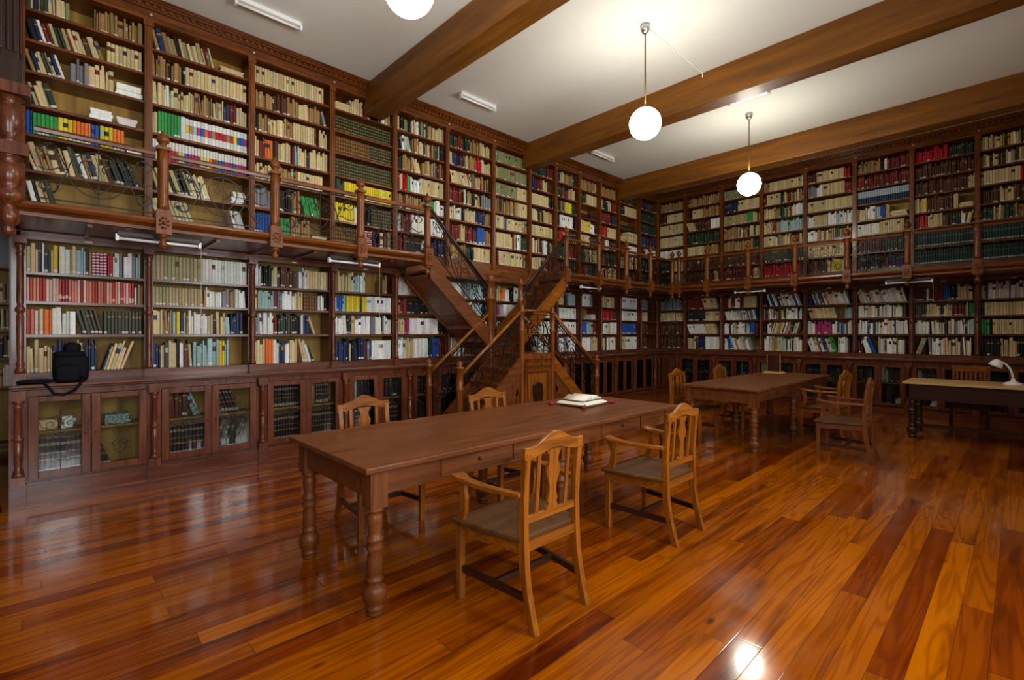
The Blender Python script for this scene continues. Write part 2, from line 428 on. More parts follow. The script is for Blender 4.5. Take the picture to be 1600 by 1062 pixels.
# ------------------------------------------------------------------ scroll ironwork
def spiral(cx, cy, r, turns, a0, sgn, n=22):
    """from the outer end to the centre"""
    return [(cx + r * (1 - 0.86 * t) * math.cos(a0 + sgn * turns * 2 * PI * t), cy + r * (1 - 0.86 * t) * math.sin(a0 + sgn * turns * 2 * PI * t)) for t in [k / n for k in range(n + 1)]]
def bez(p0, p1, p2, p3, n=12):
    return [tuple(((1 - t) ** 3) * a + 3 * t * (1 - t) ** 2 * b_ + 3 * t * t * (1 - t) * c + t ** 3 * d for a, b_, c, d in zip(p0, p1, p2, p3)) for t in [k / n for k in range(n + 1)]]
def circ(cx, cy, r, n=24, sy=1.0):
    return [(cx + r * math.cos(2 * PI * k / n), cy + r * sy * math.sin(2 * PI * k / n)) for k in range(n + 1)]
def scroll_paths(w, h, dense=False):
    P = []
    c = w / 2; m = h / 2
    P.append(circ(c, m, h * 0.36, 26))
    for s in (-1, 1):
        # heart inside the ring
        P.append(bez((c, m - h * 0.30), (c + s * h * 0.34, m - h * 0.02), (c + s * h * 0.26, m + h * 0.30), (c + s * h * 0.07, m + h * 0.18)) + spiral(c + s * h * 0.10, m + h * 0.10, h * 0.075, 1.0, PI / 2, s, 12))
        # big s-scrolls to the posts
        e = w / 2
        if e > h * 0.55:
            x0 = c + s * h * 0.36; x1 = c + s * e * 0.94
            P.append(bez((x0, m), (x0 + s * 0.10, m + h * 0.35), (x1 - s * 0.12, h * 0.98), (x1, h * 0.80)) + spiral(x1 - s * h * 0.13, h * 0.80, h * 0.13, 1.3, 0 if s > 0 else PI, -s, 18))
            P.append(bez((x0, m), (x0 + s * 0.10, m - h * 0.35), (x1 - s * 0.12, h * 0.02), (x1, h * 0.20)) + spiral(x1 - s * h * 0.13, h * 0.20, h * 0.13, 1.3, 0 if s > 0 else PI, s, 18))
            P.append(bez((x0, m), (x0 + s * 0.08, m + 0.06), (x1 - s * 0.10, m - 0.06), (x1, m)))
        if dense:
            P.append(spiral(c + s * h * 0.5, m + h * 0.05, h * 0.15, 1.4, PI / 2, s, 18))
            P.append(spiral(c + s * e * 0.55, h * 0.25, h * 0.16, 1.5, PI, -s, 18))
            P.append(spiral(c + s * e * 0.55, h * 0.75, h * 0.16, 1.5, 0, s, 18))
    P.append([(c, h * 0.02), (c, h * 0.98)])
    return P
def iron_panel(mb, w, h, place, r=0.006, dense=False):
    """place(u, v) -> world point"""
    for p in scroll_paths(w, h, dense):
        mb.tube([place(u, min(max(v, 0.0), h)) for u, v in p], r, 4)
    for v in (0.03 * h, h * 0.97):
        mb.tube([place(0, v), place(w, v)], r * 1.25, 4)

# ------------------------------------------------------------------ books
PAL = {'H': (44, 32, 30), 'i': (210, 190, 142), 'w': (238, 238, 232), 't': (160, 126, 78), 'b': (84, 48, 28), 'k': (22, 22, 26), 'n': (34, 44, 84),
       'B': (30, 84, 170), 'g': (34, 58, 46), 'G': (52, 150, 74), 'r': (112, 30, 28), 'R': (178, 22, 34), 'o': (222, 116, 44),
       'y': (228, 204, 40), 'p': (168, 50, 108), 's': (132, 134, 138), 'a': (160, 190, 190), 'v': (62, 34, 54), 'f': (70, 70, 56),
       'c': (132, 136, 92), 'I': (172, 158, 116), 'e': (40, 48, 28), 'E': (100, 64, 30), 'T': (30, 58, 54), 'N': (28, 50, 86),
       'x': (196, 76, 56), 'X': (168, 42, 32), 'Y': (224, 196, 180), 'Z': (216, 134, 112), 'q': (150, 30, 50), 'L': (230, 230, 226), 'C': (90, 90, 170), 'l': (160, 28, 120)}
NAMES = {'H': 'dark brown banded', 'i': 'cream', 'w': 'white', 't': 'tan', 'b': 'brown', 'k': 'black', 'n': 'navy blue', 'B': 'bright blue', 'g': 'dark green', 'G': 'green',
         'r': 'dark red', 'R': 'bright red', 'o': 'orange', 'y': 'yellow', 'p': 'pink', 's': 'grey', 'a': 'pale blue', 'v': 'dark purple',
         'f': 'olive grey', 'c': 'olive', 'I': 'beige', 'e': 'gold-banded green', 'E': 'gold-banded brown', 'T': 'dark green labelled',
         'N': 'blue and white', 'x': 'light red', 'X': 'red', 'Y': 'pinkish white', 'Z': 'salmon pink', 'q': 'red and white checked', 'L': 'white labelled', 'C': 'white-topped coloured', 'l': 'magenta'}
MIX = {'M': 'iitttiwbriiIigfctitnk', 'D': 'kgbrnfbgkve', 'W': 'wwwwiwwiwaiwswwiwwbwtwwgwiakB', 'K': 'kgbnTkfr', 'x': 'xZYXZYxZ'}
BOOKS = []      # every standing or lying book: dict
rnd = random.Random(11)
def jit(c, k=0.10):
    f = 1 + rnd.uniform(-k, k)
    return tuple(min(1, max(0.003, v * f * (1 + rnd.uniform(-k, k) * 0.4))) for v in srgb(*c))
def parse(spec):
    out = []
    for tok in spec.split():
        lean = 0; stack = False
        while tok[0] in '\\/=':
            if tok[0] == '\\': lean = 1
            elif tok[0] == '/': lean = -1
            else: stack = True
            tok = tok[1:]
        out.append((tok[0], float(tok[1:]) / 100.0, lean, stack))
    return out
def bands_for(code):
    W_ = srgb(222, 220, 210); gold = srgb(170, 130, 60)
    if code == 'e': return [(0.12, .15, srgb(150, 140, 70)), (.3, .33, gold), (.5, .53, gold), (.7, .73, gold), (.88, .91, gold)]
    if code == 'E': return [(0.15, .19, gold), (.38, .42, gold), (.62, .66, gold), (.85, .88, gold)]
    if code == 'T': return [(0.06, .16, srgb(170, 180, 170)), (.62, .68, srgb(90, 130, 120))]
    if code == 'H': return [(0.05, .17, srgb(190, 180, 165)), (.4, .44, gold), (.58, .62, srgb(120, 110, 95)), (.8, .88, srgb(150, 135, 110))]
    if code == 'N': return [(0.5, 1.0, srgb(176, 196, 208))]
    if code == 'q': return [(k / 8 + .03, k / 8 + .09, srgb(230, 210, 215)) for k in range(8)]
    if code in 'xXYZ': return [(rnd.uniform(.05, .2), rnd.uniform(.22, .35), srgb(226, 190, 170))] if rnd.random() < .5 else []
    if code == 'L': return [(0.35, .72, jit(PAL[rnd.choice('oyGRBtpa')]))]
    if code == 'C': return [(0.6, 1.0, W_)]
    if code in 'kgrnbf' and rnd.random() < .5: return [(.72, .78, gold)] + ([(.05, .14, W_)] if rnd.random() < .4 else [])
    if rnd.random() < .35: return [(.05, .14, W_)]
    if rnd.random() < .25: return [(.6, .8, jit(PAL[rnd.choice('rknbta')]))]
    return []
def row(frame, a0, a1, z, hav, spec, where, dmax=0.30, front=-0.03):
    a = a0; n = 0; total = a1 - a0; prev = 0
    segs = parse(spec)
    for si, (code, frac, lean, stack) in enumerate(segs):
        w_seg = total * frac
        end = min(a1, a + w_seg)
        if code == '_':
            a = end; prev = 0; continue
        if stack:
            L = end - a; zz = z; D = rnd.uniform(0.17, 0.24)
            top = z + hav * rnd.uniform(0.2, 0.5)
            L = min(L, 0.34)
            while zz < top:
                t = rnd.uniform(0.018, 0.038)
                c = rnd.choice(MIX[code]) if code in MIX else code
                o = rnd.uniform(0, 0.03)
                BOOKS.append(dict(F=frame, a=a + o, z=zz, w=L - o - rnd.uniform(0, .03), h=t, d=D, front=front - rnd.uniform(0, .04), th=0.0, code=c, flat=True, where=where, n=n))
                zz += t; n += 1
            a = end; prev = 0; continue
        th = 0.0
        uniform_ = code in 'eETNqIfxCcLyGoBH' or (code in 'iwk' and frac >= .3)
        hh0 = hav * rnd.uniform(0.8, 0.92); w0 = rnd.uniform(.026, .036); f0 = front - rnd.uniform(0, .02)
        if code in 'eETc': hh0 = hav * 0.84; w0 = .034
        if lean: th = lean * math.radians(rnd.uniform(12, 20)); 
        hmax = hav * 0.97
        if lean == 1 and prev != 1: a += min(0.06, hh0 * math.sin(th) * 0.55 + .012)
        lim = end - (hh0 * math.sin(-th) * 0.9 if lean == -1 and (si + 1 == len(segs) or segs[si + 1][2] != -1) else 0)
        while True:
            c = rnd.choice(MIX[code]) if code in MIX else code
            h = hh0 * rnd.uniform(.972, 1.0) if uniform_ else hav * rnd.uniform(0.68, 0.94)
            w = w0 * rnd.uniform(.95, 1.05) if uniform_ else rnd.choice((.016, .02, .024, .028, .034, .042)) * rnd.uniform(.85, 1.2)
            if code == 'x': w *= 0.75; h = hh0 * rnd.uniform(.93, 1.0)
            t = th + (0 if not th else math.radians(rnd.uniform(-1.5, 1.5)))
            if not th and not uniform_ and rnd.random() < .12: t = math.radians(rnd.uniform(1.5, 4))
            if h * math.cos(t) + w * abs(math.sin(t)) > hmax: h = (hmax - w * abs(math.sin(t))) / math.cos(t)
            pitch = w / math.cos(t)
            if a + pitch > lim:
                if lim - a > .012 and not th: w = pitch = lim - a - .001; t = 0
                else: break
            BOOKS.append(dict(F=frame, a=a, z=z, w=w, h=h, d=min(dmax, rnd.uniform(.15, .2) if not uniform_ else .18), front=f0 if uniform_ else front - rnd.uniform(0, .045), th=t, code=c, flat=False, where=where, n=n))
            a += pitch + (.0025 if uniform_ else .0012); n += 1
        a = max(a, end - .002) if not th else (a if si + 1 < len(segs) and segs[si + 1][2] == lean else end)
        prev = lean

def book_mesh(mb, B, fine):
    F, w, h, th = B['F'], B['w'], B['h'], B['th']
    col = jit(PAL[B['code'] if B['code'] != 'C' else rnd.choice('aGyyolpplBBRpB')], 0.2)
    page = srgb(214, 200, 168)
    c, s = math.cos(th), math.sin(th)
    a0, z0 = B['a'], B['z']
    if th < 0:   # leaning right: pivot on the right foot
        a0 = B['a'] + w / c - w * c; z0 = B['z'] - w * s
    P = lambda u, v, d: F(a0 + u * c - v * s, d, z0 + u * s + v * c)
    f = B['front']; d1 = f - B['d']
    bands = [] if B['flat'] else bands_for(B['code'])
    cuts = sorted({0.0, 1.0, *[round(min(max(x, 0), 1), 3) for bb in bands for x in bb[:2]]})
    def colat(t):
        for x0, x1, cc in bands:
            if x0 <= t <= x1: return cc
        return col
    def quad(p, cc):
        b_ = len(mb.v); mb.v += p; mb.f.append([b_, b_ + 1, b_ + 2, b_ + 3] if not mb.flip else [b_ + 3, b_ + 2, b_ + 1, b_]); mb.m.append(0); mb.s.append(False); mb.c.append(cc)
    if B['flat']:
        ins = 0.004
        quad([P(0, 0, f), P(0, h, f), P(w, h, f), P(w, 0, f)], col)
    else:
        us = [(0, f - .007), (w * .22, f - .001), (w * .78, f - .001), (w, f - .007)]
        for i in range(len(us) - 1):
            for k in range(len(cuts) - 1):
                z1_, z2_ = cuts[k] * h, cuts[k + 1] * h
                quad([P(us[i][0], z1_, us[i][1]), P(us[i][0], z2_, us[i][1]), P(us[i + 1][0], z2_, us[i + 1][1]), P(us[i + 1][0], z1_, us[i + 1][1])], colat((cuts[k] + cuts[k + 1]) / 2))
    fs = f - .007 if not B['flat'] else f
    quad([P(0, 0, d1), P(0, h, d1), P(0, h, fs), P(0, 0, fs)], col)
    quad([P(w, 0, fs), P(w, h, fs), P(w, h, d1), P(w, 0, d1)], col)
    quad([P(0, h, fs), P(0, h, d1), P(w, h, d1), P(w, h, fs)], col if B['flat'] else page)
    quad([P(0, 0, d1), P(0, 0, fs), P(w, 0, fs), P(w, 0, d1)], col)
    quad([P(w, 0, d1), P(w, h, d1), P(0, h, d1), P(0, 0, d1)], page)

# ------------------------------------------------------------------ bookcases and cabinets
ZL = [1.116, 1.49, 1.815, 2.10]; ZLT = 2.41
ZU = [2.77, 3.09, 3.44, 3.73, 4.05, 4.355, 4.655]; ZUT = 4.92
UP_L = [  # rows from the top shelf down
 ["M35 _20 t45", "\\w5 \\k8 \\M55 i32", "\\M35 s15 i22 =w28", "\\k10 \\i15 \\g8 _22 =w22 _3 =w20", "B5 G20 y12 o15 B8 y12 o10 =w18", "\\i10 \\M60 \\D30", "\\M25 _75"],
 ["\\g8 \\M60 _2 =i30", "t15 k4 t10 g4 i67", "i12 w6 i22 t20 M20 r8 i12", "i6 G22 w5 L67", "C100", "\\i20 \\M15 \\k5 \\M25 _18 =w17", "\\i45 _35 \\w20"],
 ["i95 _5", "t25 b18 t15 i15 t17 \\s10", "k6 t15 i20 t10 i30 b6 i13", "i6 r8 o10 b8 i15 r6 a6 i10 n5 i26", "i22 t35 i35 _8", "s25 k25 t12 \\G30 _8", "B22 w12 G12 t30 =i24"],
 ["_2 =i26 i20 r15 _12 M25", "e100", "E60 e40", "e100", "g18 y82", "y35 w8 k20 e37", "E38 q27 \\r12 M23"],
 ["i10 k8 M60 i22", "\\k15 w5 \\a15 M65", "k15 t20 \\i20 M45", "r8 i6 R10 G6 w20 i50", "t15 r5 t35 s10 G15 w20", "a12 r20 w30 w38", "r20 k32 w20 n28"],
 ["g20 r15 g15 t25 i25", "i12 n20 b10 i8 t15 R15 i20", "\\r12 \\i40 M48", "r30 M50 s20", "i15 w15 k10 i25 n25 t10", "r30 i12 r22 n5 B18 t13", "t40 g20 i40"],
 ["c100", "i15 c85", "c70 i30", "t15 k10 t45 i30", "i30 s10 i45 M15", "i50 M20 w10 g20", "r15 i70 M15"],
 ["b20 g55 r25", "n35 r25 i20 b20", "i80 k20", "i30 M70", "i100", "M60 w20 M20", "i30 M40 r30"],
 ["n25 i20 t35 g20", "g30 M45 i20", "g20 M30 y30 g20", "k25 w60 k15", "k20 R20 w15 k45", "g60 r40", "r60 g40"],
 ["t90 i10", "g45 i55", "=v60 =v40", "i30 y30 w25 k15", "i60 k40", "M100", "r50 g50"],
 ["t100", "i20 g30 i25 r25", "r70 k30", "R50 i50", "r40 w20 k40", "D100", "M100"],
 ["D100", "k35 i60", "=g50 =g50", "=i50 i50", "r40 w60", "M100", "D100"],
 ["D100", "g100", "g100", "n50 v50", "r40 w60", "D100", "D100"]]
LO_L = [
 ["i9 n3 w2 g5 i2 y5 w9 i5 a8 k3 t3 q14 R5 w6 s4 w8 s4 a4 _2 w8", "x92 w3 t5", "x10 i4 o6 w20 \\g6 \\f18 f36", "i20 n18 _2 i5 n12 _4 /n7 /i15 /n4 /i6 /g8"],
 ["I50 w50", "I48 t6 w18 s8 t6 w14", "i10 t10 a4 y4 n4 i5 w20 i6 k4 i10 a6 n14 _3", "n8 i4 f4 i8 k3 w4 b6 i4 a28 y6 a5 _20"],
 ["w10 k12 i8 b26 _4 w10 i30", "i6 a20 r5 s5 w18 i12 E18 _3 w8 k5", "s8 w18 r5 g12 f6 k12 w4 n9 \\n6 \\i6 _12", "i14 o10 w8 n8 w6 i12 \\n6 \\i10 \\w4 \\n6 \\g6 _8"],
 ["t8 i25 a12 w8 \\a8 _24 t10", "w5 B10 a6 y22 k4 y8 w45", "w22 k8 i6 w28 s8 w12 k3 w13", "y4 n22 i5 k5 n15 r6 s4 n4 w35"],
 ["i8 w20 _72", "o8 r15 k45 _32", "i20 p8 w60 g10", "w20 i15 w30 g10 B15 r10"],
 ["w30 s20 a30 k20", "W60 a20 k20", "W100", "W70 _30"], ["i20 o15 w15 k10 w40", "i10 p10 _10 w60", "W80", "B15 W60"],
 ["a50 w50", "_20 w20 w50", "w100", "W80 _20"], ["i40 b15 _10 a30", "s20 w80", "w100", "w40 _20 w40"], ["i20 w40 s20 _20", "i25 t15 _30 =w25", "w10 B35 a30 r20", "a10 w50 _15 i25"],
 ["B20 w10 _15 i40", "i20 R60 b20", "b15 w35 i20 w30", "i30 W70"], ["w100", "w100", "b25 B70", "G15 i25 w60"], ["s50 _50", "i50 _50", "b50 _50", "b50 _50"]]
UP_F = [
 ["t100", "b30 i70", "i100", "i100", "w100", "k50 i50", "k60 s40"], ["t100", "_15 i30 t50", "\\i30 b40 w30", "g100", "i50 t40", "b100", "b80 i10 b10"],
 ["c100", "n40 i60", "I65 G15 M20", "t40 M60", "t80 g20", "b100", "r80 i20"], ["t15 i80 w5", "r8 i35 M57", "i25 M50 w25", "i20 M20 a60", "i30 M70", "f60 g40", "R90 g10"],
 ["b20 i60 R12", "s20 w12 i50 r18", "i100", "w15 i30 w20 a10 w25", "w20 M80", "i55 i30 b10", "b45 i10 y20 i10"],
 ["t45 k8 w5 r42", "r100", "N100", "i20 w15 a10 B10 i8 =i34", "w45 y5 i40", "b50 g50", "k50 r10 n40"],
 ["R60 g40", "b100", "b90 i10", "i15 y6 b45 i8 =i24", "r8 R15 i25 b12 g18 w8 /i14", "T100", "T100"],
 ["i25 M75", "M100", "i60 R8 i32", "b30 i20 b50", "g20 i15 g15 t50", "T100", "T100"], ["M100", "b100", "M100", "r50 t50", "M100", "T100", "T100"]]
LO_F = [
 ["s100", "i60 _5 i35", "b100", "b100"], ["r45 \\i50", "k55 i45", "\\w60 \\i30", "i25 n30 w45"], ["r10 i10 b10 w15 r10 i35", "\\W95", "w10 W60 B15 r10", "w10 \\B20 \\W60"],
 ["k8 \\W90", "W30 _15 W50", "k8 w8 /W75", "w6 W90"], ["n10 \\W88", "\\i70 _12 a18", "w15 p40 W45", "\\W60 \\G10 w20"],
 ["\\W98", "w20 W75", "W98", "r10 \\w20 \\B12 W50"], ["b20 w4 b10 r15 B12 k12 i25", "f20 i18 w6 k6 i14 r22 i6 G8", "w25 _5 W70", "/I25 W70"],
 ["W96", "n6 i90", "G14 _4 i80", "k30 i25 k40"], ["M100", "M100", "W100", "K100"]]
CAB_L = [[("=i50 =w30", "_6 H94"), ("b10 _8 =a60", "\\H45 _45")], [("c20 r20 b20 \\a34", "H98"), ("\\i16 \\s20 \\H50", "/f98")],
         [("H98", "H98"), ("_2 t40 H40", "H98")], [("K30 a16 K48", "H98"), ("K98", "H98")]]
def wname(side, i, tier):
    if side == 'L': return '%s %s bay of left wall' % (ORDN[i], tier)
    return '%s %s far-wall bay from corner' % (ORDN[i], tier)
def turned(mb, a, d, z0, z1, r, n=10):
    h = z1 - z0
    prof = [(r * 1.35, 0), (r * 1.35, .03 * h), (r * .8, .05 * h), (r * 1.15, .07 * h), (r * .75, .10 * h), (r * .95, .2 * h), (r, .44 * h), (r * .7, .46 * h), (r * 1.3, .48 * h), (r * 1.3, .50 * h), (r * .7, .52 * h),
            (r * .95, .56 * h), (r * .85, .9 * h), (r * 1.15, .92 * h), (r * .7, .94 * h), (r * 1.3, .97 * h), (r * 1.3, h)]
    mb.lathe(a, d, [(q, z0 + t) for q, t in prof], n)

for side, FR, BB, UPS, LOS in (('L', LEFT, LB, UP_L, LO_L), ('F', FAR, FB, UP_F, LO_F)):
    H_ = 'y' if side == 'L' else 'x'
    place_txt = 'on the left wall from its near end' if side == 'L' else 'on the far wall from the corner rightwards'
    nb = len(BB) - 1
    for i in range(nb):
        a0, a1 = BB[i], BB[i + 1]
        # ---- upper bookcase on the gallery
        org = FR(a0, 0, 2.62)
        t = thing('upper_bookcase', 'open gallery bookcase, %s %s' % (ORDN[i], place_txt), 'bookcase', org, 'bookcases standing on the gallery')
        b = MB(FR, True); b.box(a0, a1, -.36, -.34, 2.62, ZUT); b.build('back_panel', 'back', t)
        for aa in (a0 + .0, a1 - .02):
            b = MB(FR, True); b.box(aa, aa + .02, -.34, -.005, 2.62, ZUT); b.build('side_panel', 'mahogany_z', t)
        b = MB(FR, True); b.box(a0 + .02, a1 - .02, -.34, -.01, 2.62, ZU[0]); b.build('plinth', 'mahogany_' + H_, t)
        for z in ZU[1:]:
            b = MB(FR, True); b.box(a0 + .02, a1 - .02, -.34, -.012, z - .026, z); b.build('shelf', 'mahogany_' + H_, t)
        b = MB(FR, True)
        b.box(a0 - .035, a0 + .035, 0, .022, 2.62, ZUT); b.box(a0 - .02, a0 + .02, .022, .034, 2.72, 4.84)
        b.box(a0 - .045, a0 + .045, 0, .04, 4.86, ZUT); b.box(a0 - .045, a0 + .045, 0, .04, 2.62, 2.70)
        b.build('pilaster', 'mahogany_z', t)
        for r_, spec in enumerate(UPS[i]):
            k = 6 - r_
            z = ZU[k] + .001; top = (ZU[k + 1] - .026) if k < 6 else ZUT
            row(FR, a0 + .035, a1 - .035, z, top - z, spec, (side, i, 'upper', r_))
        # ---- lower bookcase between worktop and gallery
        org = FR(a0, 0, 1.06)
        t = thing('lower_bookcase', 'open bookcase under the gallery, %s %s' % (ORDN[i], place_txt), 'bookcase', org, 'bookcases under the gallery')
        b = MB(FR, True); b.box(a0, a1, -.36, -.34, 1.04, 2.48); b.build('back_panel', 'back', t)
        for aa in (a0 + .0, a1 - .025):
            b = MB(FR, True); b.box(aa, aa + .025, -.34, -.005, 1.04, 2.48); b.build('side_panel', 'lower_z', t)
        b = MB(FR, True); b.box(a0 + .025, a1 - .025, -.34, .03, 1.04, ZL[0]); b.build('plinth', 'lower_' + H_, t)
        for z in ZL[1:]:
            b = MB(FR, True); b.box(a0 + .025, a1 - .025, -.34, -.008, z - .026, z); b.build('shelf', 'lower_' + H_, t)
        b = MB(FR, True); b.box(a0, a1, -.01, .02, ZLT, 2.48); b.box(a0, a1, .02, .05, 2.45, 2.48); b.build('frieze', 'lower_' + H_, t)
        b = MB(FR, True); b.box((a0 + a1) / 2 - .03, (a0 + a1) / 2 + .03, .021, .026, 2.425, 2.441); b.build('number_plate', 'tag', t)
        b = MB(FR, True)
        b.box(a0 - .04, a0 + .04, 0, .015, 1.04, ZLT)
        b.box(a0 - .045, a0 + .045, 0, .09, 1.04, 1.12); b.box(a0 - .045, a0 + .045, 0, .09, 2.36, ZLT + .02)
        turned(b, a0, .05, 1.12, 2.36, .028)
        b.build('colonnette', 'lower_z', t)
        for r_, spec in enumerate(LOS[i]):
            k = 3 - r_
            z = ZL[k] + .001; top = (ZL[k + 1] - .026) if k < 3 else ZLT
            row(FR, a0 + .04, a1 - .04, z, top - z, spec, (side, i, 'lower', r_))
        # ---- glazed base cabinet
        if side == 'L': c0, c1 = a0, min(a1, 11.2)
        else: c0, c1 = max(a0, .4), a1
        if c1 - c0 < .3: continue
        org = FR(c0, .4, 0)
        t = thing('base_cabinet', 'low cabinet with glazed doors, %s %s' % (ORDN[i], place_txt), 'cabinet', org, 'glazed cabinets below the worktop')
        b = MB(FR, True)
        b.box(c0, c1, -.02, 0, .14, .99); b.box(c0, c0 + .02, 0, .385, .14, .99); b.box(c1 - .02, c1, 0, .385, .14, .99)
        b.mi = 0; b.box(c0, c0 + .075, .37, .395, .14, .99); b.box(c1 - .075, c1, .37, .395, .14, .99); b.box(c0, c1, .37, .40, .93, .99)
        b.box(c0 + .02, c1 - .02, 0, .38, .14, .165)
        b.build('carcass', 'lower_z', t)
        b = MB(FR, True); b.box(c0 + .021, c1 - .021, 0, .004, .166, .93); b.build('back_panel', 'back', t)
        b = MB(FR, True); b.box(c0 + .02, c1 - .02, .02, .30, .565, .585); b.build('shelf', 'back', t)
        b = MB(FR, True)
        e_ = .012 if i % 2 else 0
        b.box(c0, c1, 0, .43 + e_, 0, .12); b.box(c0, c1, 0, .415 + e_, .12, .145)
        b.box(c0 - .055, c0 + .055, .40, .475, 0, .145)
        b.build('plinth', 'lower_' + H_, t)
        b = MB(FR, True)
        b.box(c0 - .05, c0 + .05, .395, .47, .145, .22); b.box(c0 - .05, c0 + .05, .395, .47, .90, .985)
        turned(b, c0, .435, .22, .90, .03)
        b.build('colonnette', 'lower_z', t)
        mid = (c0 + c1) / 2
        for q, (d0, d1) in enumerate(((c0 + .062, mid - .002), (mid + .002, c1 - .062))):
            b = MB(FR, True)
            z0, z1 = .17, .925; s = .068 if d1 - d0 > .4 else .052
            b.box(d0, d0 + s, .397, .422, z0, z1); b.box(d1 - s, d1, .397, .422, z0, z1)
            b.box(d0 + s, d1 - s, .397, .422, z0, z0 + s); b.box(d0 + s, d1 - s, .397, .422, z1 - s * .8, z1)
            dr = b.build('door', 'lower_z', t, bevel=.004 if i < 4 and side == 'L' else 0)
            g0, g1, h0, h1 = d0 + s, d1 - s, z0 + s, z1 - s * .8
            b = MB(FR, True); b.box(g0, g1, .405, .408, h0, h1); b.build('glass_pane', 'glass', dr)
            b = MB(FR, True)
            gc = (g0 + g1) / 2; gw = g1 - g0; gh = h1 - h0; D_ = .414; r = .0035
            pl = lambda u, v: (gc + u, D_, h0 + v)
            b.tube([pl(0, 0), pl(0, gh)], r, 4)
            for s_ in (-1, 1):
                for pth in (spiral(s_ * gw * .22, gh * .66, gw * .2, 1.5, PI / 2, s_, 20), spiral(s_ * gw * .13, gh * .46, gw * .12, 1.2, -PI / 2, -s_, 14), spiral(s_ * gw * .14, gh * .30, gw * .13, 1.2, PI / 2, s_, 14),
                            bez((0, gh * .12), (s_ * gw * .3, gh * .2), (s_ * gw * .05, gh * .3), (s_ * gw * .27, gh * .30)), bez((s_ * gw * .22, gh * .66 + gw * .2), (s_ * gw * .05, gh * .83), (s_ * gw * .02, gh * .75), (0, gh * .88)),
                            bez((0, gh * .52), (s_ * gw * .12, gh * .60), (s_ * gw * .42, gh * .56), (s_ * gw * .5, gh * .72))):
                    b.tube([pl(u, v) for u, v in pth], r, 4)
            b.build('scroll_grille', 'iron', dr)
            kx = d1 - s / 2 if q == 0 else d0 + s / 2
            b = MB(); x_, y_, _ = FR(kx, .43, 0); b.ball(x_, y_, .55, .011, 8, 6); b.build('knob', 'brass', dr)
            cs = CAB_L[i][q] if side == 'L' and i < 4 else ("K98", "K98") if (i + q) % 3 else ("W30 K65", "K60 =w36")
            row(FR, d0 + .02, d1 - .02, .586, .33, cs[0], (side, i, 'cabinet', q * 2), .2, .25)
            row(FR, d0 + .02, d1 - .02, .166, .39, cs[1], (side, i, 'cabinet', q * 2 + 1), .2, .27)

# worktops
for FR, a0, a1, nm, H_ in ((LEFT, -.26, 11.12, 'left', 'y'), (FAR, .4, XR, 'far', 'x')):
    b = MB(FR, True)
    b.box(a0, a1, -.0, .47, 1.01, 1.04); b.box(a0, a1, 0, .445, .99, 1.01)
    o = b.build('worktop', 'lower_' + H_, org=FR(a0, 0, 1.0), bevel=.006)
    tag(o, 'continuous dark red-brown wooden worktop over the cabinets of the %s wall' % nm, 'worktop')

# end panel of the left run
b = MB(); b.box(-.36, .02, -.27, -.235, 1.04, ZUT); b.box(-.36, .40, -.27, -.235, 0, .99); o = b.build('end_panel', 'lower_z', org=(0, -.25, 0))
tag(o, 'tall dark wooden end panel closing the left-wall bookcases at their near end', 'panel')

# cornices
for FR, a0, a1, nm, H_ in ((LEFT, -.27, YF, 'left', 'y'), (FAR, 0, XR, 'far', 'x')):
    t = thing('cornice', 'carved red-brown wooden cornice with dentils above the %s-wall bookcases' % nm, 'cornice', FR(a0, 0, ZUT))
    b = MB(FR, True); b.box(a0, a1, -.38, .02, ZUT, H_CEIL); b.box(a0, a1, .02, .035, ZUT, ZUT + .03)
    x = a0 + .05
    while x < a1 - .2:                        # shallow raised panels of the frieze
        b.box(x, x + .40, .02, .028, ZUT + .045, ZUT + .10); x += .47
    b.build('frieze', 'mahogany_' + H_, t)
    b = MB(FR, True)
    for k, (dd, z0, z1) in enumerate(((.06, 5.035, 5.05), (.045, 5.05, 5.085), (.10, 5.085, 5.10), (.13, 5.10, 5.115), (.15, 5.115, H_CEIL))): b.box(a0, a1, .02, dd, z0, z1)
    b.build('crown_moulding', 'mahogany_' + H_, t)
    b = MB(FR, True); x = a0 + .03
    while x < a1:
        b.box(x, x + .035, .045, .075, 5.052, 5.083); x += .07
    b.build('dentil_row', 'mahogany_' + H_, t)
    BB = LB if nm == 'left' else FB
    for x in BB[:-1]:
        b = MB(); p = FR(x + .02, .03, 4.99)
        b.ball(p[0], p[1], p[2], .014, 8, 6); b.build('white_stud', 'tag', t)

# ------------------------------------------------------------------ gallery
GD = .9        # how far the gallery floor reaches into the room
ZG = 2.61
def nosing(mb, a0, a1, c0=0, c1=0):
    """moulded fascia; c0/c1 mitre the ends along the wall"""
    prof = [(GD - .06, 2.49), (GD - .03, 2.49), (GD - .03, 2.52), (GD - .01, 2.535), (GD + .02, 2.55), (GD + .035, 2.575), (GD + .03, 2.60), (GD + .01, ZG), (GD - .06, ZG)]
    n = len(prof); pts = []
    for a, c in ((a0, c0), (a1, c1)):
        for d, z in prof: pts.append((a + c * (d - GD), d, z))
    fs = [(i, (i + 1) % n, n + (i + 1) % n, n + i) for i in range(n)] + [tuple(range(n))[::-1], tuple(range(n, 2 * n))]
    mb.add(pts, fs)
t = thing('gallery_walkway', 'red-brown wooden gallery floor running round the left and far walls', 'gallery', (0, 0, 2.48))
for q in ((.0, GD - .04, -.27, 3.86, 2.49), (0, .2, 3.86, 6.72, 2.42), (0, GD - .04, 6.72, YF, 2.49), (GD - .04, XR - .01, YF - GD + .04, YF, 2.49)):
    b = MB(); b.box(q[0], q[1], q[2], q[3], q[4], 2.60); b.build('deck', 'mahogany_y', t)
b = MB(); b.box(-.36, 0, -.27, YF, 2.485, 2.615); b.build('joist', 'mahogany_y', t)
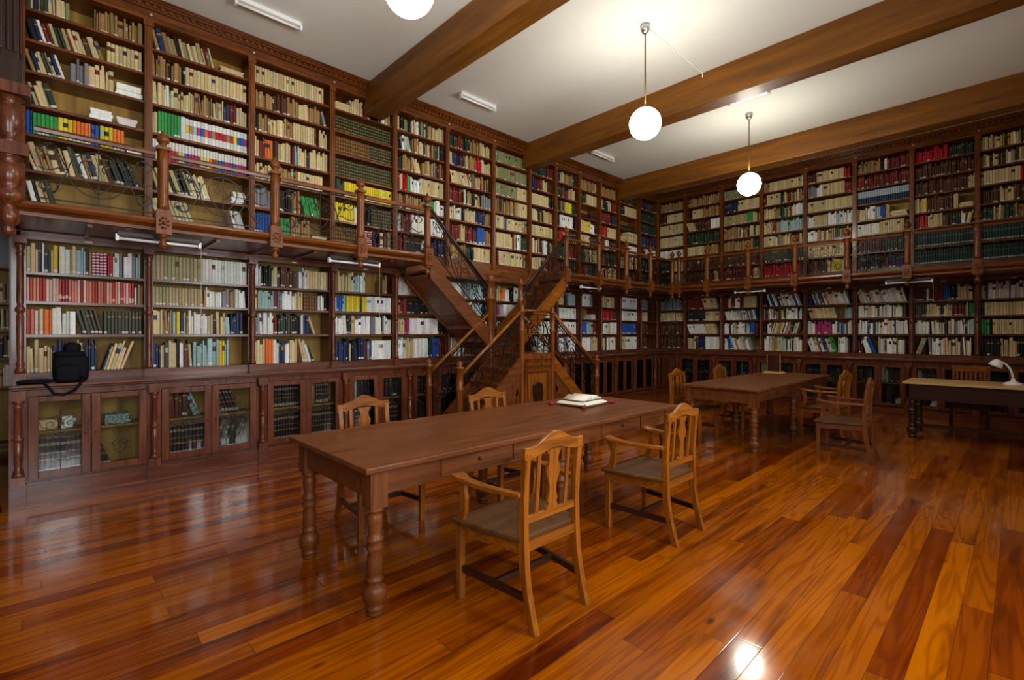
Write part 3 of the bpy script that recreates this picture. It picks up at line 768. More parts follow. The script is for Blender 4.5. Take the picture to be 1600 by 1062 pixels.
b = MB(); b.box(0, XR - .01, YF, YF + .36, 2.485, 2.615); b.build('joist', 'mahogany_x', t)
b = MB(LEFT, True); nosing(b, -.30, 3.81); b.build('fascia', 'mahogany_y', t)
b = MB(LEFT, True); nosing(b, 6.79, YF - GD, 0, -1); b.build('fascia', 'mahogany_y', t)
b = MB(FAR, True); nosing(b, GD, XR - .01, 1, 0); b.build('fascia', 'mahogany_x', t)
for y0, y1 in ((-.27, 3.8), (6.8, YF - GD)):
    k = y0
    while k < y1 - .1:
        b = MB(); b.box(.1, GD - .12, k, k + .035, 2.465, 2.49); k += .51
        b.build('soffit_batten', 'mahogany_x', t)

def post_mesh(x, y, org, carved=True):
    b = MB()
    b.cbox((x, y, 2.555), (.125, .125, .21)); b.cbox((x, y, 2.672), (.11, .11, .025))
    r = .05
    b.lathe(x, y, [(r, 2.68), (r, 2.75), (r * .93, 2.77), (r * .93, 3.12), (r, 3.14), (r, 3.26)], 8, phase=PI / 8)
    b.cbox((x, y, 3.275), (.11, .11, .03))
    b.lathe(x, y, [(.05, 3.29), (.03, 3.305), (.03, 3.325), (.052, 3.345), (.056, 3.37), (.04, 3.40), (.014, 3.425), (.018, 3.44), (1e-4, 3.455)], 12)
    b.lathe(x, y, [(1e-4, 2.315), (.02, 2.325), (.036, 2.35), (.036, 2.37), (.018, 2.39), (.024, 2.41), (.05, 2.43), (.05, 2.45)], 12)
    return b
def carved_face(x, y, nx, ny):
    """raised leaf rosette on the block of a post"""
    b = MB()
    tx, ty = -ny, nx; d = .0625
    for k in range(8):
        a = 2 * PI * k / 8 + PI / 8
        u, v = .034 * math.cos(a), .05 * math.sin(a)
        b.ball(x + nx * d + tx * u, y + ny * d + ty * u, 2.555 + v, .014, 6, 4)
    b.ball(x + nx * d, y + ny * d, 2.555, .02, 8, 5)
    return b
def baluster(name, label, posts, org, nrm, cut_first=False, rail_ext=None):
    t = thing(name, label, 'balustrade', org)
    for p in posts:
        if p[1] < 0: continue      # the corner column stands here
        o = post_mesh(p[0], p[1], org).build('post', 'mahogany_z', t)
        carved_face(p[0], p[1], *p[2]).build('carved_rosette', 'mahogany_z', o)
    segs = list(zip(posts[:-1], posts[1:]))
    for (p, q) in segs:
        P0, P1 = Vector((p[0], p[1], 0)), Vector((q[0], q[1], 0)); L = (P1 - P0).length; e = (P1 - P0).normalized()
        b = MB(); s = Vector((-e.y, e.x, 0)) * .019
        A, Bv = P0 + e * .06, P1 - e * .06
        pts = []
        for P in (A, Bv):
            for k, z in ((-1, 3.20), (1, 3.20), (1.25, 3.225), (.7, 3.245), (-.7, 3.245), (-1.25, 3.225)):
                pts.append((P.x + s.x * k, P.y + s.y * k, z))
        b.add(pts, [(i, (i + 1) % 6, 6 + (i + 1) % 6, 6 + i) for i in range(6)] + [(5, 4, 3, 2, 1, 0), (6, 7, 8, 9, 10, 11)])
        b.build('handrail', 'mahogany_' + ('y' if abs(e.y) > .5 else 'x'), t)
        b = MB(); w = L - .12
        iron_panel(b, w, .56, lambda u, v: (A.x + e.x * u, A.y + e.y * u, 2.63 + v), .006, False)
        b.build('iron_scrollwork', 'iron', t)
    return t
NL = (1, 0)
baluster('gallery_balustrade', 'wood and iron gallery balustrade left of the double staircase', [(GD, y, NL) for y in (-.16, .785, 1.80, 2.81, 3.80)], (GD, 0, ZG), NL)
baluster('gallery_balustrade', 'wood and iron gallery balustrade between the double staircase and the corner', [(GD, y, NL) for y in (6.79, 7.78, 8.74, 9.70, 10.68)], (GD, 7, ZG), NL)
baluster('gallery_balustrade', 'wood and iron gallery balustrade along the far wall', [(x, YF - GD, (0, -1)) for x in (1.06, 1.73, 2.62, 3.51, 4.38, 5.25, 6.125, 7.0)], (3, YF - GD, ZG), (0, -1))

# big carved corner column at the near end of the gallery
cx_, cy_ = .92, -.25
t = thing('corner_column', 'carved dark wooden column with turned balls at the gallery near end, left picture edge', 'column', (cx_, cy_, 2.3))
b = MB()
b.lathe(cx_, cy_, [(1e-3, 2.28), (.03, 2.3), (.05, 2.34), (.03, 2.38), (.06, 2.40), (.075, 2.45), (.06, 2.51), (.04, 2.54), (.06, 2.56), (.10, 2.60), (.10, 2.64), (.05, 2.68), (.08, 2.73), (.095, 2.80), (.08, 2.87), (.05, 2.90), (.09, 2.93), (.09, 2.95)], 16)
b.build('turned_pendant', 'lower_z', t)
b = MB(); b.cbox((cx_, cy_, 2.99), (.24, .24, .10)); b.lathe(cx_, cy_, [(.09, 3.04), (.05, 3.08), (.08, 3.15), (.095, 3.25), (.08, 3.34), (.05, 3.38), (.10, 3.42)], 16); b.cbox((cx_, cy_, 3.47), (.26, .26, .09))
b.build('turned_ball', 'lower_z', t)
b = MB()
b.cbox((cx_, cy_, 3.62), (.18, .18, .22)); b.cbox((cx_, cy_, 4.3), (.13, .13, 1.2)); b.cbox((cx_, cy_, 5.0), (.26, .26, .26))
for k in (-.05, 0, .05):
    b.box(cx_ + .065, cx_ + .08, cy_ + k * .8 - .012, cy_ + k * .8 + .012, 3.78, 4.8); b.box(cx_ + k * .8 - .012, cx_ + k * .8 + .012, cy_ + .065, cy_ + .08, 3.78, 4.8)
b.build('fluted_shaft', 'dark_z', t, bevel=.008)

# ------------------------------------------------------------------ double staircase
SX0, SX1, SX2 = .23, .9, 1.6      # inner side, gallery edge, outer side
ZLAND = 1.2
t = thing('double_staircase', 'double wooden staircase with iron scroll rails climbing to the gallery', 'staircase', (1.0, 5.28, 0))
YM = 5.295                         # mirror line
def mir(y, s): return y if s < 0 else 2 * YM - y
def newel(x, y, z0, z1, r=.05, turned_=True):
    b = MB()
    h = z1 - z0
    b.cbox((x, y, z0 + .10), (r * 2.3, r * 2.3, .20))
    b.lathe(x, y, [(r, z0 + .2), (r * .8, z0 + .23), (r * .95, z0 + .26), (r * .82, z0 + .32), (r * .82, z1 - .40), (r * 1.1, z1 - .38), (r * 1.1, z1 - .36), (r * .85, z1 - .34), (r * .9, z1 - .12), (r * 1.25, z1 - .105), (r * 1.25, z1 - .09), (r * .5, z1 - .075), (r * .85, z1 - .04), (r * .5, z1 - .01), (1e-4, z1)], 12)
    return b
for s in (-1, 1):
    Y = lambda y: mir(y, s)
    fl = (s > 0)
    # lower flight: treads and risers
    for k in range(5):
        y0, y1 = 3.87 + k * .22, 3.87 + (k + 1) * .22
        z = .2 * (k + 1)
        b = MB(); b.box(SX1 + .03, SX2 - .03, Y(y0 - .02), Y(y1), z - .03, z); b.build('tread', 'mahogany_x', t)
        b = MB(); b.box(SX1 + .03, SX2 - .03, Y(y0), Y(y0 + .02), z - .2, z - .03); b.build('riser', 'mahogany_x', t)
    # outer stringer with skirting board and framed triangular panel
    for xs, nm in ((SX2 - .03, 'stringer'), (SX1, 'stringer')):
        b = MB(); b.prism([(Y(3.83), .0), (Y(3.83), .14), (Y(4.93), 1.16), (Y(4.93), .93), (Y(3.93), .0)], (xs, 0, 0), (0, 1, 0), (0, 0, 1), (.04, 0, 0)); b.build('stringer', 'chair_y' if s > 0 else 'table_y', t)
    b = MB(); b.prism([(Y(3.93), 0), (Y(4.93), .93), (Y(4.93), 0)], (SX2 - .03, 0, 0), (0, 1, 0), (0, 0, 1), (.02, 0, 0)); pn = b.build('spandrel_panel', 'table_z', t)
    b = MB()
    for poly in ([(4.30, .08), (4.36, .08), (4.88, .62), (4.88, .72)], [(4.30, .08), (4.88, .08), (4.88, .13), (4.34, .13)], [(4.84, .08), (4.88, .08), (4.88, .70), (4.84, .66)]):
        b.prism([(Y(u), v) for u, v in poly], (SX2 - .01, 0, 0), (0, 1, 0), (0, 0, 1), (.012, 0, 0))
    b.build('panel_moulding', 'mahogany_y', pn)
    # newels
    for x in (SX1, SX2): newel(x, Y(3.83), 0, 1.15).build('newel_post', 'mahogany_z', t)
    newel(SX2, Y(4.965), 0, 1.92, .045).build('newel_post', 'mahogany_z', t)
    newel(SX1, Y(4.965), 1.0, 2.42, .075 if s < 0 else .05).build('newel_post', 'mahogany_z', t)
    # lower rails + iron
    for x in (SX1, SX2):
        b = MB(); b.tube([(x, Y(3.86), .97), (x, Y(4.94), 1.82)], .024, 6); b.build('handrail', 'chair_y', t)
        b = MB(); sl = (1.82 - .97) / 1.08
        iron_panel(b, 1.08, .52, lambda u, v: (x, Y(3.86 + u), .97 - .56 + sl * u + v), .006, True)
        b.tube([(x, Y(3.86), .90), (x, Y(4.94), .90 + sl * 1.08)], .008, 4)
        b.build('iron_scrollwork', 'iron', t)
    # upper flight
    for k in range(6):
        y0, y1 = 4.97 - (k + 1) * .19, 4.97 - k * .19
        z = 1.4 + .2 * k
        b = MB(); b.box(SX0 + .03, SX1 - .03, Y(y0), Y(y1 + .02), z - .03, z); b.build('tread', 'mahogany_x', t)
        b = MB(); b.box(SX0 + .03, SX1 - .03, Y(y1 - .02), Y(y1), z - .2, z - .03); b.build('riser', 'mahogany_x', t)
    for xs in (SX0, SX1 - .03):
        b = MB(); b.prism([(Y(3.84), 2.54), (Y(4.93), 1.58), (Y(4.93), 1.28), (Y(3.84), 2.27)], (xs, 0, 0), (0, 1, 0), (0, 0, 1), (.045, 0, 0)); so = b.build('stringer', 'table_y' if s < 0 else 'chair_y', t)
        b = MB()
        for off in (.015, .24): b.prism([(Y(3.84), 2.54 - off), (Y(4.93), 1.58 - off), (Y(4.93), 1.56 - off), (Y(3.84), 2.52 - off)], (xs - .006, 0, 0), (0, 1, 0), (0, 0, 1), (.057, 0, 0))
        b.build('stringer_bead', 'mahogany_y', so)
    b = MB(); b.prism([(Y(3.84), 2.34), (Y(4.93), 1.29), (Y(4.93), 1.27), (Y(3.84), 2.32)], (SX0 + .03, 0, 0), (0, 1, 0), (0, 0, 1), (SX1 - SX0 - .06, 0, 0)); so = b.build('soffit_board', 'mahogany_x', t)
    b = MB(); b.tube([(SX1, Y(3.86), 3.24), (SX1, Y(4.93), 2.20)], .022, 6); b.build('handrail', 'dark_y', t)
    b = MB(); sl = (2.20 - 3.24) / 1.07
    iron_panel(b, 1.07, .54, lambda u, v: (SX1, Y(3.86 + u), 3.24 - .57 + sl * u + v), .006, True)
    b.tube([(SX1, Y(3.86), 3.18), (SX1, Y(4.93), 2.14)], .009, 4)
    b.build('iron_scrollwork', 'iron', t)
b = MB(); b.box(SX0, SX2, 4.95, 5.64, ZLAND - .04, ZLAND); b.build('landing', 'mahogany_x', t)
b = MB(); b.box(SX2 - .05, SX2 - .02, 4.98, 5.61, 0, 1.16); b.box(.5, SX2 - .05, 4.97, 4.99, 0, 1.16); b.box(.5, SX2 - .05, 5.60, 5.62, 0, 1.16)
fp = b.build('front_panel', 'mahogany_z', t)
b = MB()
for a, c, z0, z1 in ((5.02, 5.57, 1.02, 1.06), (5.02, 5.57, .94, .965), (5.02, 5.06, .06, .94), (5.53, 5.57, .06, .94), (5.02, 5.57, .02, .06), (4.99, 5.60, 1.12, 1.17)): b.box(SX2 - .02, SX2 + .012, a, c, z0, z1)
b.build('panel_moulding', 'mahogany_z', fp)
b = MB(); b.box(SX2 - .02, SX2 - .008, 5.10, 5.49, .10, .90); b.build('inset_panel', 'chair_z', fp)
sh = [(-.10, .17), (-.06, .20), (0, .18), (.06, .20), (.10, .17), (.105, .05), (.08, -.08), (.04, -.15), (0, -.19), (-.04, -.15), (-.08, -.08), (-.105, .05)]
b = MB(); b.prism([(5.295 + u, .55 + v) for u, v in sh], (SX2 - .008, 0, 0), (0, 1, 0), (0, 0, 1), (.03, 0, 0))
b.prism([(5.295 + u * .6, .55 + v * .6) for u, v in sh], (SX2 + .02, 0, 0), (0, 1, 0), (0, 0, 1), (.015, 0, 0))
for k in range(5): b.ball(SX2 + .015, 5.295 + (k - 2) * .04, .765 - abs(k - 2) * .012, .02, 8, 6)
b.build('carved_shield', 'dark_z', fp, bevel=.006)
b = MB(); b.tube([(SX2, 4.98, 1.84), (SX2, 5.61, 1.84)], .02, 6); b.build('handrail', 'mahogany_y', t)
b = MB(); iron_panel(b, .62, .58, lambda u, v: (SX2, 4.985 + u, 1.22 + v), .0065, True); b.build('iron_scrollwork', 'iron', t)

# ------------------------------------------------------------------ books into the scene
f_, cs, sn = F_PX, math.cos(YAW), math.sin(YAW)
def proj(p):
    dx, dy, dz = p[0] - CX, p[1] - CY, p[2] - CZ
    X = dx * cs + dy * sn; Z = -dx * sn + dy * cs
    if Z < .1: return None
    return 800 + f_ * X / Z, 521 - f_ * dz / Z
def px_area(B):
    P = [proj(B['F'](B['a'] + u, B['front'], B['z'] + v)) for u, v in ((0, 0), (B['w'], 0), (B['w'], B['h']), (0, B['h']))]
    if any(p is None for p in P): return 0
    if not all(3 < p[0] < 1597 and 2 < p[1] < 1060 for p in P): return 0
    ar = abs(sum(P[i][0] * P[(i + 1) % 4][1] - P[(i + 1) % 4][0] * P[i][1] for i in range(4))) / 2
    return ar * (.3 if B['where'][2] == 'cabinet' else 1)
order = sorted(range(len(BOOKS)), key=lambda i: -px_area(BOOKS[i]))
top = set(order[:300])
rest = MB(); rest.flip = False
pos = {}
for i, B in enumerate(BOOKS): pos.setdefault(B['where'], []).append(i)
ordn = lambda n: str(n) + ('th' if 10 <= n % 100 <= 20 else {1: 'st', 2: 'nd', 3: 'rd'}.get(n % 10, 'th'))
for wh, ids in pos.items():
    side, bi, tier, r_ = wh
    flats = sum(BOOKS[i]['flat'] for i in ids)
    stand = 0; fl = 0
    for i in ids:
        B = BOOKS[i]
        if B['flat']: fl += 1
        else: stand += 1
        if i not in top:
            book_mesh(rest, B, False); continue
        mb = MB(); book_mesh(mb, B, True)
        o = mb.build('book', 'book', org=B['F'](B['a'], B['front'], B['z']), color=True)
        bay = '%s %s %s' % (ORDN[bi], tier if tier != 'cabinet' else '', ('left-wall ' if side == 'L' else 'far-wall ') + ('bay' if tier != 'cabinet' else 'cabinet')); bay = bay.replace('  ', ' ')
        shelf = ORDN[r_] + ' shelf down' if tier != 'cabinet' else ('left' if r_ < 2 else 'right') + ' door ' + ('upper' if r_ % 2 == 0 else 'lower') + ' shelf'
        if B['flat']: lab = '%s flat book, %s lying, %s, %s' % (NAMES[B['code']], ordn(fl), shelf, bay)
        else: lab = '%s%s book, %s from left, %s, %s' % ('leaning ' if abs(B['th']) > .15 else '', NAMES[B['code']], ordn(stand), shelf, bay)
        tag(o, lab, 'book', 'books on the %s of the %s' % (shelf, bay))
o = rest.build('books', 'book', color=True)
tag(o, 'thousands of smaller books filling the remaining shelves of both walls', 'books', None, 'stuff')

# ------------------------------------------------------------------ tables
LEGP = [(.045, .575), (.05, .565), (.05, .555), (.03, .545), (.042, .53), (.042, .50), (.034, .44), (.036, .42), (.048, .41), (.048, .395), (.034, .385), (.046, .365), (.046, .35), (.036, .335),
        (.042, .30), (.041, .22), (.034, .205), (.046, .195), (.046, .18), (.036, .17), (.06, .145), (.064, .12), (.06, .075), (.036, .055), (.048, .045), (.048, .03), (.038, .02), (.044, .012), (.04, 0)]
def long_table(x0, x1, y0, y1, label, lname, wd='table'):
    H = .81
    t = thing('library_table', label, 'table', ((x0 + x1) / 2, (y0 + y1) / 2, 0), 'long library tables')
    b = MB(); b.box(x0, x1, y0, y1, H - .032, H); b.build('tabletop', wd + '_y', t, bevel=.006)
    i = .055; ax0, ax1, ay0, ay1 = x0 + i, x1 - i, y0 + i, y1 - i
    b = MB(); b.box(ax0 + .01, ax0 + .035, ay0 + .03, ay1 - .03, .64, H - .032); b.box(ax1 - .035, ax1 - .01, ay0 + .03, ay1 - .03, .64, H - .032)
    b.box(ax0 + .03, ax1 - .03, ay0 + .01, ay0 + .035, .62, H - .032); b.box(ax0 + .03, ax1 - .03, ay1 - .035, ay1 - .01, .62, H - .032)
    b.build('apron', wd + '_y', t)
    L = y1 - y0
    for sx, xx in ((1, ax1 - .01), (-1, ax0 + .01)):
        for f0, f1 in ((.155, .33), (.335, .48), (.64, .815), (.82, .92)):
            b = MB(); b.box(xx, xx + sx * .012, y0 + f0 * L, y0 + f1 * L, .655, H - .04); dr = b.build('drawer', wd + '_y', t, bevel=.003)
            if f1 - f0 > .15:
                b = MB(); b.ball(xx + sx * .02, y0 + (f0 + f1) / 2 * L, .72, .012, 8, 6); b.build('knob', 'dark_y', dr)
    for lx in (ax0 + .045, ax1 - .045):
        for ly in (ay0 + .045, (y0 + y1) / 2, ay1 - .045):
            b = MB(); b.cbox((lx, ly, (.575 + H - .032) / 2), (.1, .1, H - .032 - .575)); b.lathe(lx, ly, LEGP[::-1], 16); b.build('leg', wd + '_z', t)
    return t
long_table(3.20, 4.31, 1.16, 4.41, 'long brown wooden library table with turned legs in the foreground', 'near')
long_table(3.38, 4.40, 6.27, 9.48, 'long brown wooden library table with turned legs farther back, before the corner', 'far')

# desk at the right
t = thing('desk', 'dark wooden desk with a pale top at the right, before the far cabinets', 'desk', (6.4, 9.3, 0))
b = MB(); b.box(5.42, 7.45, 8.9, 9.77, .78, .812); b.build('desktop', 'pale_top', t, bevel=.005)
b = MB(); b.box(5.46, 7.41, 8.94, 8.97, .56, .78); b.box(5.46, 7.41, 9.70, 9.73, .60, .78); b.box(5.46, 5.49, 8.94, 9.73, .60, .78); b.box(7.38, 7.41, 8.94, 9.73, .60, .78); b.build('apron', 'dark_x', t)
for lx in (5.52, 7.35):
    for ly in (9.0, 9.67):
        b = MB(); b.cbox((lx, ly, .678), (.1, .1, .2)); b.lathe(lx, ly, LEGP[::-1], 12); b.build('leg', 'dark_z', t)
b = MB(); b.box(5.55, 7.3, 9.32, 9.36, .12, .17); b.build('stretcher', 'dark_x', t)

# ------------------------------------------------------------------ chairs
def sect(path, w_, d_, mb, fw=None):
    """square-section bar swept in a vertical plane: path of (x,y,z); w_ along x, d_ along y"""
    n = len(path); pts = []
    for i, p in enumerate(path):
        ww = fw[i] if fw else w_
        for sx, sy in ((-1, -1), (1, -1), (1, 1), (-1, 1)): pts.append((p[0] + sx * ww / 2, p[1] + sy * d_ / 2, p[2]))
    fs = []
    for i in range(n - 1):
        for k in range(4):
            k2 = (k + 1) % 4; fs.append((i * 4 + k, i * 4 + k2, i * 4 + 4 + k2, i * 4 + 4 + k))
    fs += [(3, 2, 1, 0), tuple((n - 1) * 4 + k for k in range(4))]
    mb.add(pts, fs)
def make_armchair(label):
    c = 'chair'
    t = thing('armchair', label, 'chair', (0, 0, 0), 'wooden armchairs round the library tables')
    xb = lambda z: [(.285, 0), (.262, .08), (.232, .2), (.212, .32), (.205, .45), (.206, .6), (.22, .8), (.238, .93)]
    def bx(z):
        p = xb(0)
        for (x0, z0), (x1, z1) in zip(p, p[1:]):
            if z <= z1: return x0 + (x1 - x0) * (z - z0) / (z1 - z0)
        return p[-1][0]
    for s in (-1, 1):
        b = MB(); sect([(bx(z), s * .205, z) for z in (0, .06, .12, .2, .3, .42, .6, .75, .90)], .04, .036, b, [.046, .042, .042, .044, .048, .05, .044, .038, .034]); b.build('leg', c + '_z', t, bevel=.004)
        b = MB(); sect([(-.24, s * .262, 0), (-.245, s * .262, .43)], .042, .042, b, [.034, .046]); b.build('leg', c + '_z', t, bevel=.004)
        b = MB(); sect([(-.235, s * .268, .45), (-.20, s * .272, .5), (-.185, s * .275, .58), (-.21, s * .277, .68)], .055, .026, b, [.07, .052, .046, .06]); b.build('arm_support', c + '_z', t, bevel=.004)
        # armrest: flat board, bowed outwards, dipping in the middle
        Lp = []; Rp = []; Z = []
        for k in range(13):
            u = k / 12; x = .21 - u * .46
            yc = .225 + .055 * math.sin(min(1, u * 1.25) * PI / 2); w = .017 + .016 * u + (.008 if u > .9 else 0)
            z = .655 + .045 * u * u + .012 * math.cos(u * PI)
            Lp.append((x, s * (yc - w), z)); Rp.append((x, s * (yc + w), z))
        pts = []; th = .026
        for l, r in zip(Lp, Rp): pts += [l, r, (r[0], r[1], r[2] + th), (l[0], l[1], l[2] + th)]
        fs = []
        for i in range(12):
            for k in range(4): fs.append((i * 4 + k, i * 4 + 4 + k, i * 4 + 4 + (k + 1) % 4, i * 4 + (k + 1) % 4))
        fs += [(0, 1, 2, 3), (51, 50, 49, 48)]
        if s > 0: fs = [f[::-1] for f in fs]
        b = MB(); b.add(pts, [f[::-1] for f in fs]); b.build('armrest', c + '_x', t, bevel=.005)
        b = MB(); b.prism([(-.24, .155), (bx(.17), .145), (bx(.17), .18), (-.24, .19)], (0, s * .25 - .011, 0), (1, 0, 0), (0, 0, 1), (0, .022, 0)) if False else sect([(-.24, s * .258, .17), (bx(.16), s * .21, .16)], .03, .03, b)
        b.v = []; b.f = []; b.m = []; b.s = []; b.c = []
        p0, p1 = Vector((-.24, s * .258, .172)), Vector((bx(.16) - .01, s * .207, .16))
        q = [(-.011, -.018), (.011, -.018), (.011, .018), (-.011, .018)]
        b.add([(p0.x, p0.y + a, p0.z + z) for a, z in q] + [(p1.x, p1.y + a, p1.z + z) for a, z in q], [(0, 4, 5, 1), (1, 5, 6, 2), (2, 6, 7, 3), (3, 7, 4, 0), (0, 1, 2, 3), (7, 6, 5, 4)])
        b.build('stretcher', 'dark_x', t)
    b = MB(); b.box(0.0, .024, -.235, .235, .15, .185); b.build('stretcher', 'dark_y', t)
    # seat and its rails
    poly = [(-.285, -.30), (-.27, -.31), (.0, -.275), (.205, -.225), (.205, .225), (.0, .275), (-.27, .31), (-.285, .30)]
    b = MB(); b.prism(poly, (0, 0, .432), (1, 0, 0), (0, 1, 0), (0, 0, .028)); b.build('seat', 'seat', t, bevel=.008)
    b = MB(); b.box(-.262, -.238, -.245, .245, .36, .432); b.box(.20, .222, -.19, .19, .385, .432)
    for s in (-1, 1):
        b.add([(-.23, s * .262 - .01, .365), (-.23, s * .262 + .01, .365), (-.23, s * .262 + .01, .432), (-.23, s * .262 - .01, .432), (.20, s * .207 - .01, .375), (.20, s * .207 + .01, .375), (.20, s * .207 + .01, .432), (.20, s * .207 - .01, .432)],
              [(0, 3, 2, 1), (4, 5, 6, 7), (0, 1, 5, 4), (1, 2, 6, 5), (2, 3, 7, 6), (3, 0, 4, 7)])
    b.build('seat_rail', c + '_y', t)
    # back: crest rail with an arched top, splat, two slats, lower rail
    up = []; lo = []
    for k in range(25):
        y = -.232 + k * .464 / 24; u = abs(y) / .232
        if u > .78: z = .925 - .004 * (1 - u) / .22
        else: z = .925 + .060 * (math.cos(u / .78 * PI) * .5 + .5)
        zl = .865 + (.032 * (math.cos(min(1, u / .8) * PI) * .5 + .5))
        up.append((y, z)); lo.append((y, zl - (.0 if u < .86 else .004)))
    b = MB(); b.strip(lo, up, (.222, 0, 0), (0, 1, 0), (0, 0, 1), (.026, 0, 0)); b.build('crest_rail', c + '_y', t, bevel=.004)
    b = MB(); b.box(.198, .22, -.19, .19, .525, .565); b.build('back_rail', c + '_y', t, bevel=.003)
    sp = [(.562, .048), (.575, .05), (.59, .035), (.60, .032), (.612, .042), (.63, .034), (.66, .026), (.69, .027), (.72, .038), (.75, .052), (.775, .055), (.80, .046), (.82, .036), (.84, .036), (.86, .046), (.885, .06)]
    b = MB(); b.strip([(-w, z) for z, w in sp], [(w, z) for z, w in sp], (.214, 0, 0), (0, 1, 0), (.045, 0, 1), (.013, 0, 0)); 
    b.v = [(x - .031, y, z) for x, y, z in b.v]; b.build('splat', c + '_z', t)
    for s in (-1, 1):
        b = MB(); sect([(.208, s * .115, .56), (.222, s * .115, .72), (.234, s * .115, .88)], .012, .024, b); b.build('slat', c + '_z', t)
    return t
specs = [
 (4.645, 1.95, 0, 'wooden armchair with back to the viewer, nearest one in the foreground'),
 (4.635, 3.40, 0, 'wooden armchair with back to the viewer, second along the near table'),
 (3.035, 1.90, PI, 'wooden armchair behind the near table, at its left end'),
 (3.30, 3.04, PI, 'armless wooden chair behind the near table, before the staircase'),
 (3.33, 6.70, PI, 'armless wooden chair behind the far table, at its left corner'),
 (3.33, 8.17, PI, 'armless wooden chair behind the far table, nearer the corner cabinets'),
 (5.14, 7.00, .05, 'darker wooden armchair pulled away from the far table towards the desk'),
 (4.66, 8.15, -.08, 'wooden armchair at the right side of the far table, next to its far end')]
proto = None
for i, (x, y, rz, lab) in enumerate(specs):
    if proto is None: o = proto = make_armchair(lab)
    else: o = copy_tree(proto); o['label'] = lab
    o.location = (x, y, 0); o.rotation_euler = (0, 0, rz)
    if 'pulled' in lab:                    # this chair takes the darker table wood
        for ch in o.children:
            for sl in ch.material_slots:
                if sl.material and sl.material.name.startswith('chair_'):
                    mt_ = M['table_' + sl.material.name[-1]]; sl.link = 'OBJECT'; sl.material = mt_
    if 'armless' in lab:
        o.name = 'side_chair'; o['group'] = 'wooden side chairs behind the library tables'
        for ch in list(o.children):
            if ch.name.startswith('arm'): bpy.data.objects.remove(ch)

# slatted chair behind the desk
t = thing('slatted_chair', 'wooden chair with a straight slatted back behind the pale desk', 'chair', (6.06, 10.25, 0))
x0, x1, yb, yf = 5.84, 6.28, 10.46, 10.03
for xx in (x0 + .02, x1 - .02):
    b = MB(); b.box(xx - .02, xx + .02, yb - .02, yb + .02, 0, .97); b.build('leg', 'table_z', t, bevel=.004)
    b = MB(); b.box(xx - .02, xx + .02, yf - .02, yf + .02, 0, .44); b.build('leg', 'dark_z', t, bevel=.004)
b = MB(); b.box(x0, x1, yb - .014, yb + .014, .90, .99); b.build('crest_rail', 'chair_x', t, bevel=.005)
b = MB(); b.box(x0 + .04, x1 - .04, yb - .012, yb + .012, .56, .60); b.build('back_rail', 'table_x', t)
for k in range(7):
    xx = x0 + .06 + k * (x1 - x0 - .12) / 6
    b = MB(); b.box(xx - .012, xx + .012, yb - .008, yb + .008, .60, .90); b.build('slat', 'chair_z', t)
b = MB(); b.box(x0 - .02, x1 + .02, yf - .04, yb - .02, .44, .47); b.build('seat', 'dark_seat', t, bevel=.008)
b = MB(); b.box(x0 + .02, x1 - .02, yf - .012, yf + .012, .36, .44); b.box(x0 + .02, x1 - .02, yb - .012, yb + .012, .36, .44); b.build('seat_rail', 'dark_x', t)

# ------------------------------------------------------------------ lamps
def globe_lamp(x, y, zc, label):
    t = thing('globe_pendant_lamp', label, 'lamp', (x, y, H_CEIL), 'globe lamps hanging on rods')
    b = MB(); b.lathe(x, y, [(.02, H_CEIL - .10), (.035, H_CEIL - .09), (.055, H_CEIL - .05), (.06, H_CEIL)], 16); b.build('canopy', 'steel', t)
    b = MB(); b.lathe(x, y, [(.009, zc + .18), (.009, H_CEIL - .09)], 8); b.build('rod', 'brass', t)
    b = MB(); b.lathe(x, y, [(.05, zc + .165), (.05, zc + .18), (.035, zc + .20), (.012, zc + .225)], 16); b.build('fitter', 'brass', t)
    b = MB(); b.ball(x, y, zc, .182, 32, 20); b.build('globe', 'globe', t)
globe_lamp(3.56, 1.87, 3.98, 'lit white globe lamp cut off by the top edge of the picture')
globe_lamp(3.55, 5.07, 3.97, 'lit white globe lamp hanging before the middle ceiling beam')
globe_lamp(3.51, 8.34, 3.96, 'lit white globe lamp, farthest and smallest, hanging before the last beam')
b = MB(); b.tube([(3.55, 5.13, H_CEIL - .01), (3.55, 6.56, H_CEIL - .01), (3.55, 6.562, H_CEIL - .07)], .008, 6)
tag(b.build('cable_conduit', 'white', org=(3.55, 5.8, H_CEIL - .01)), 'thin white cable conduit on the ceiling from the middle globe lamp to a beam', 'conduit')

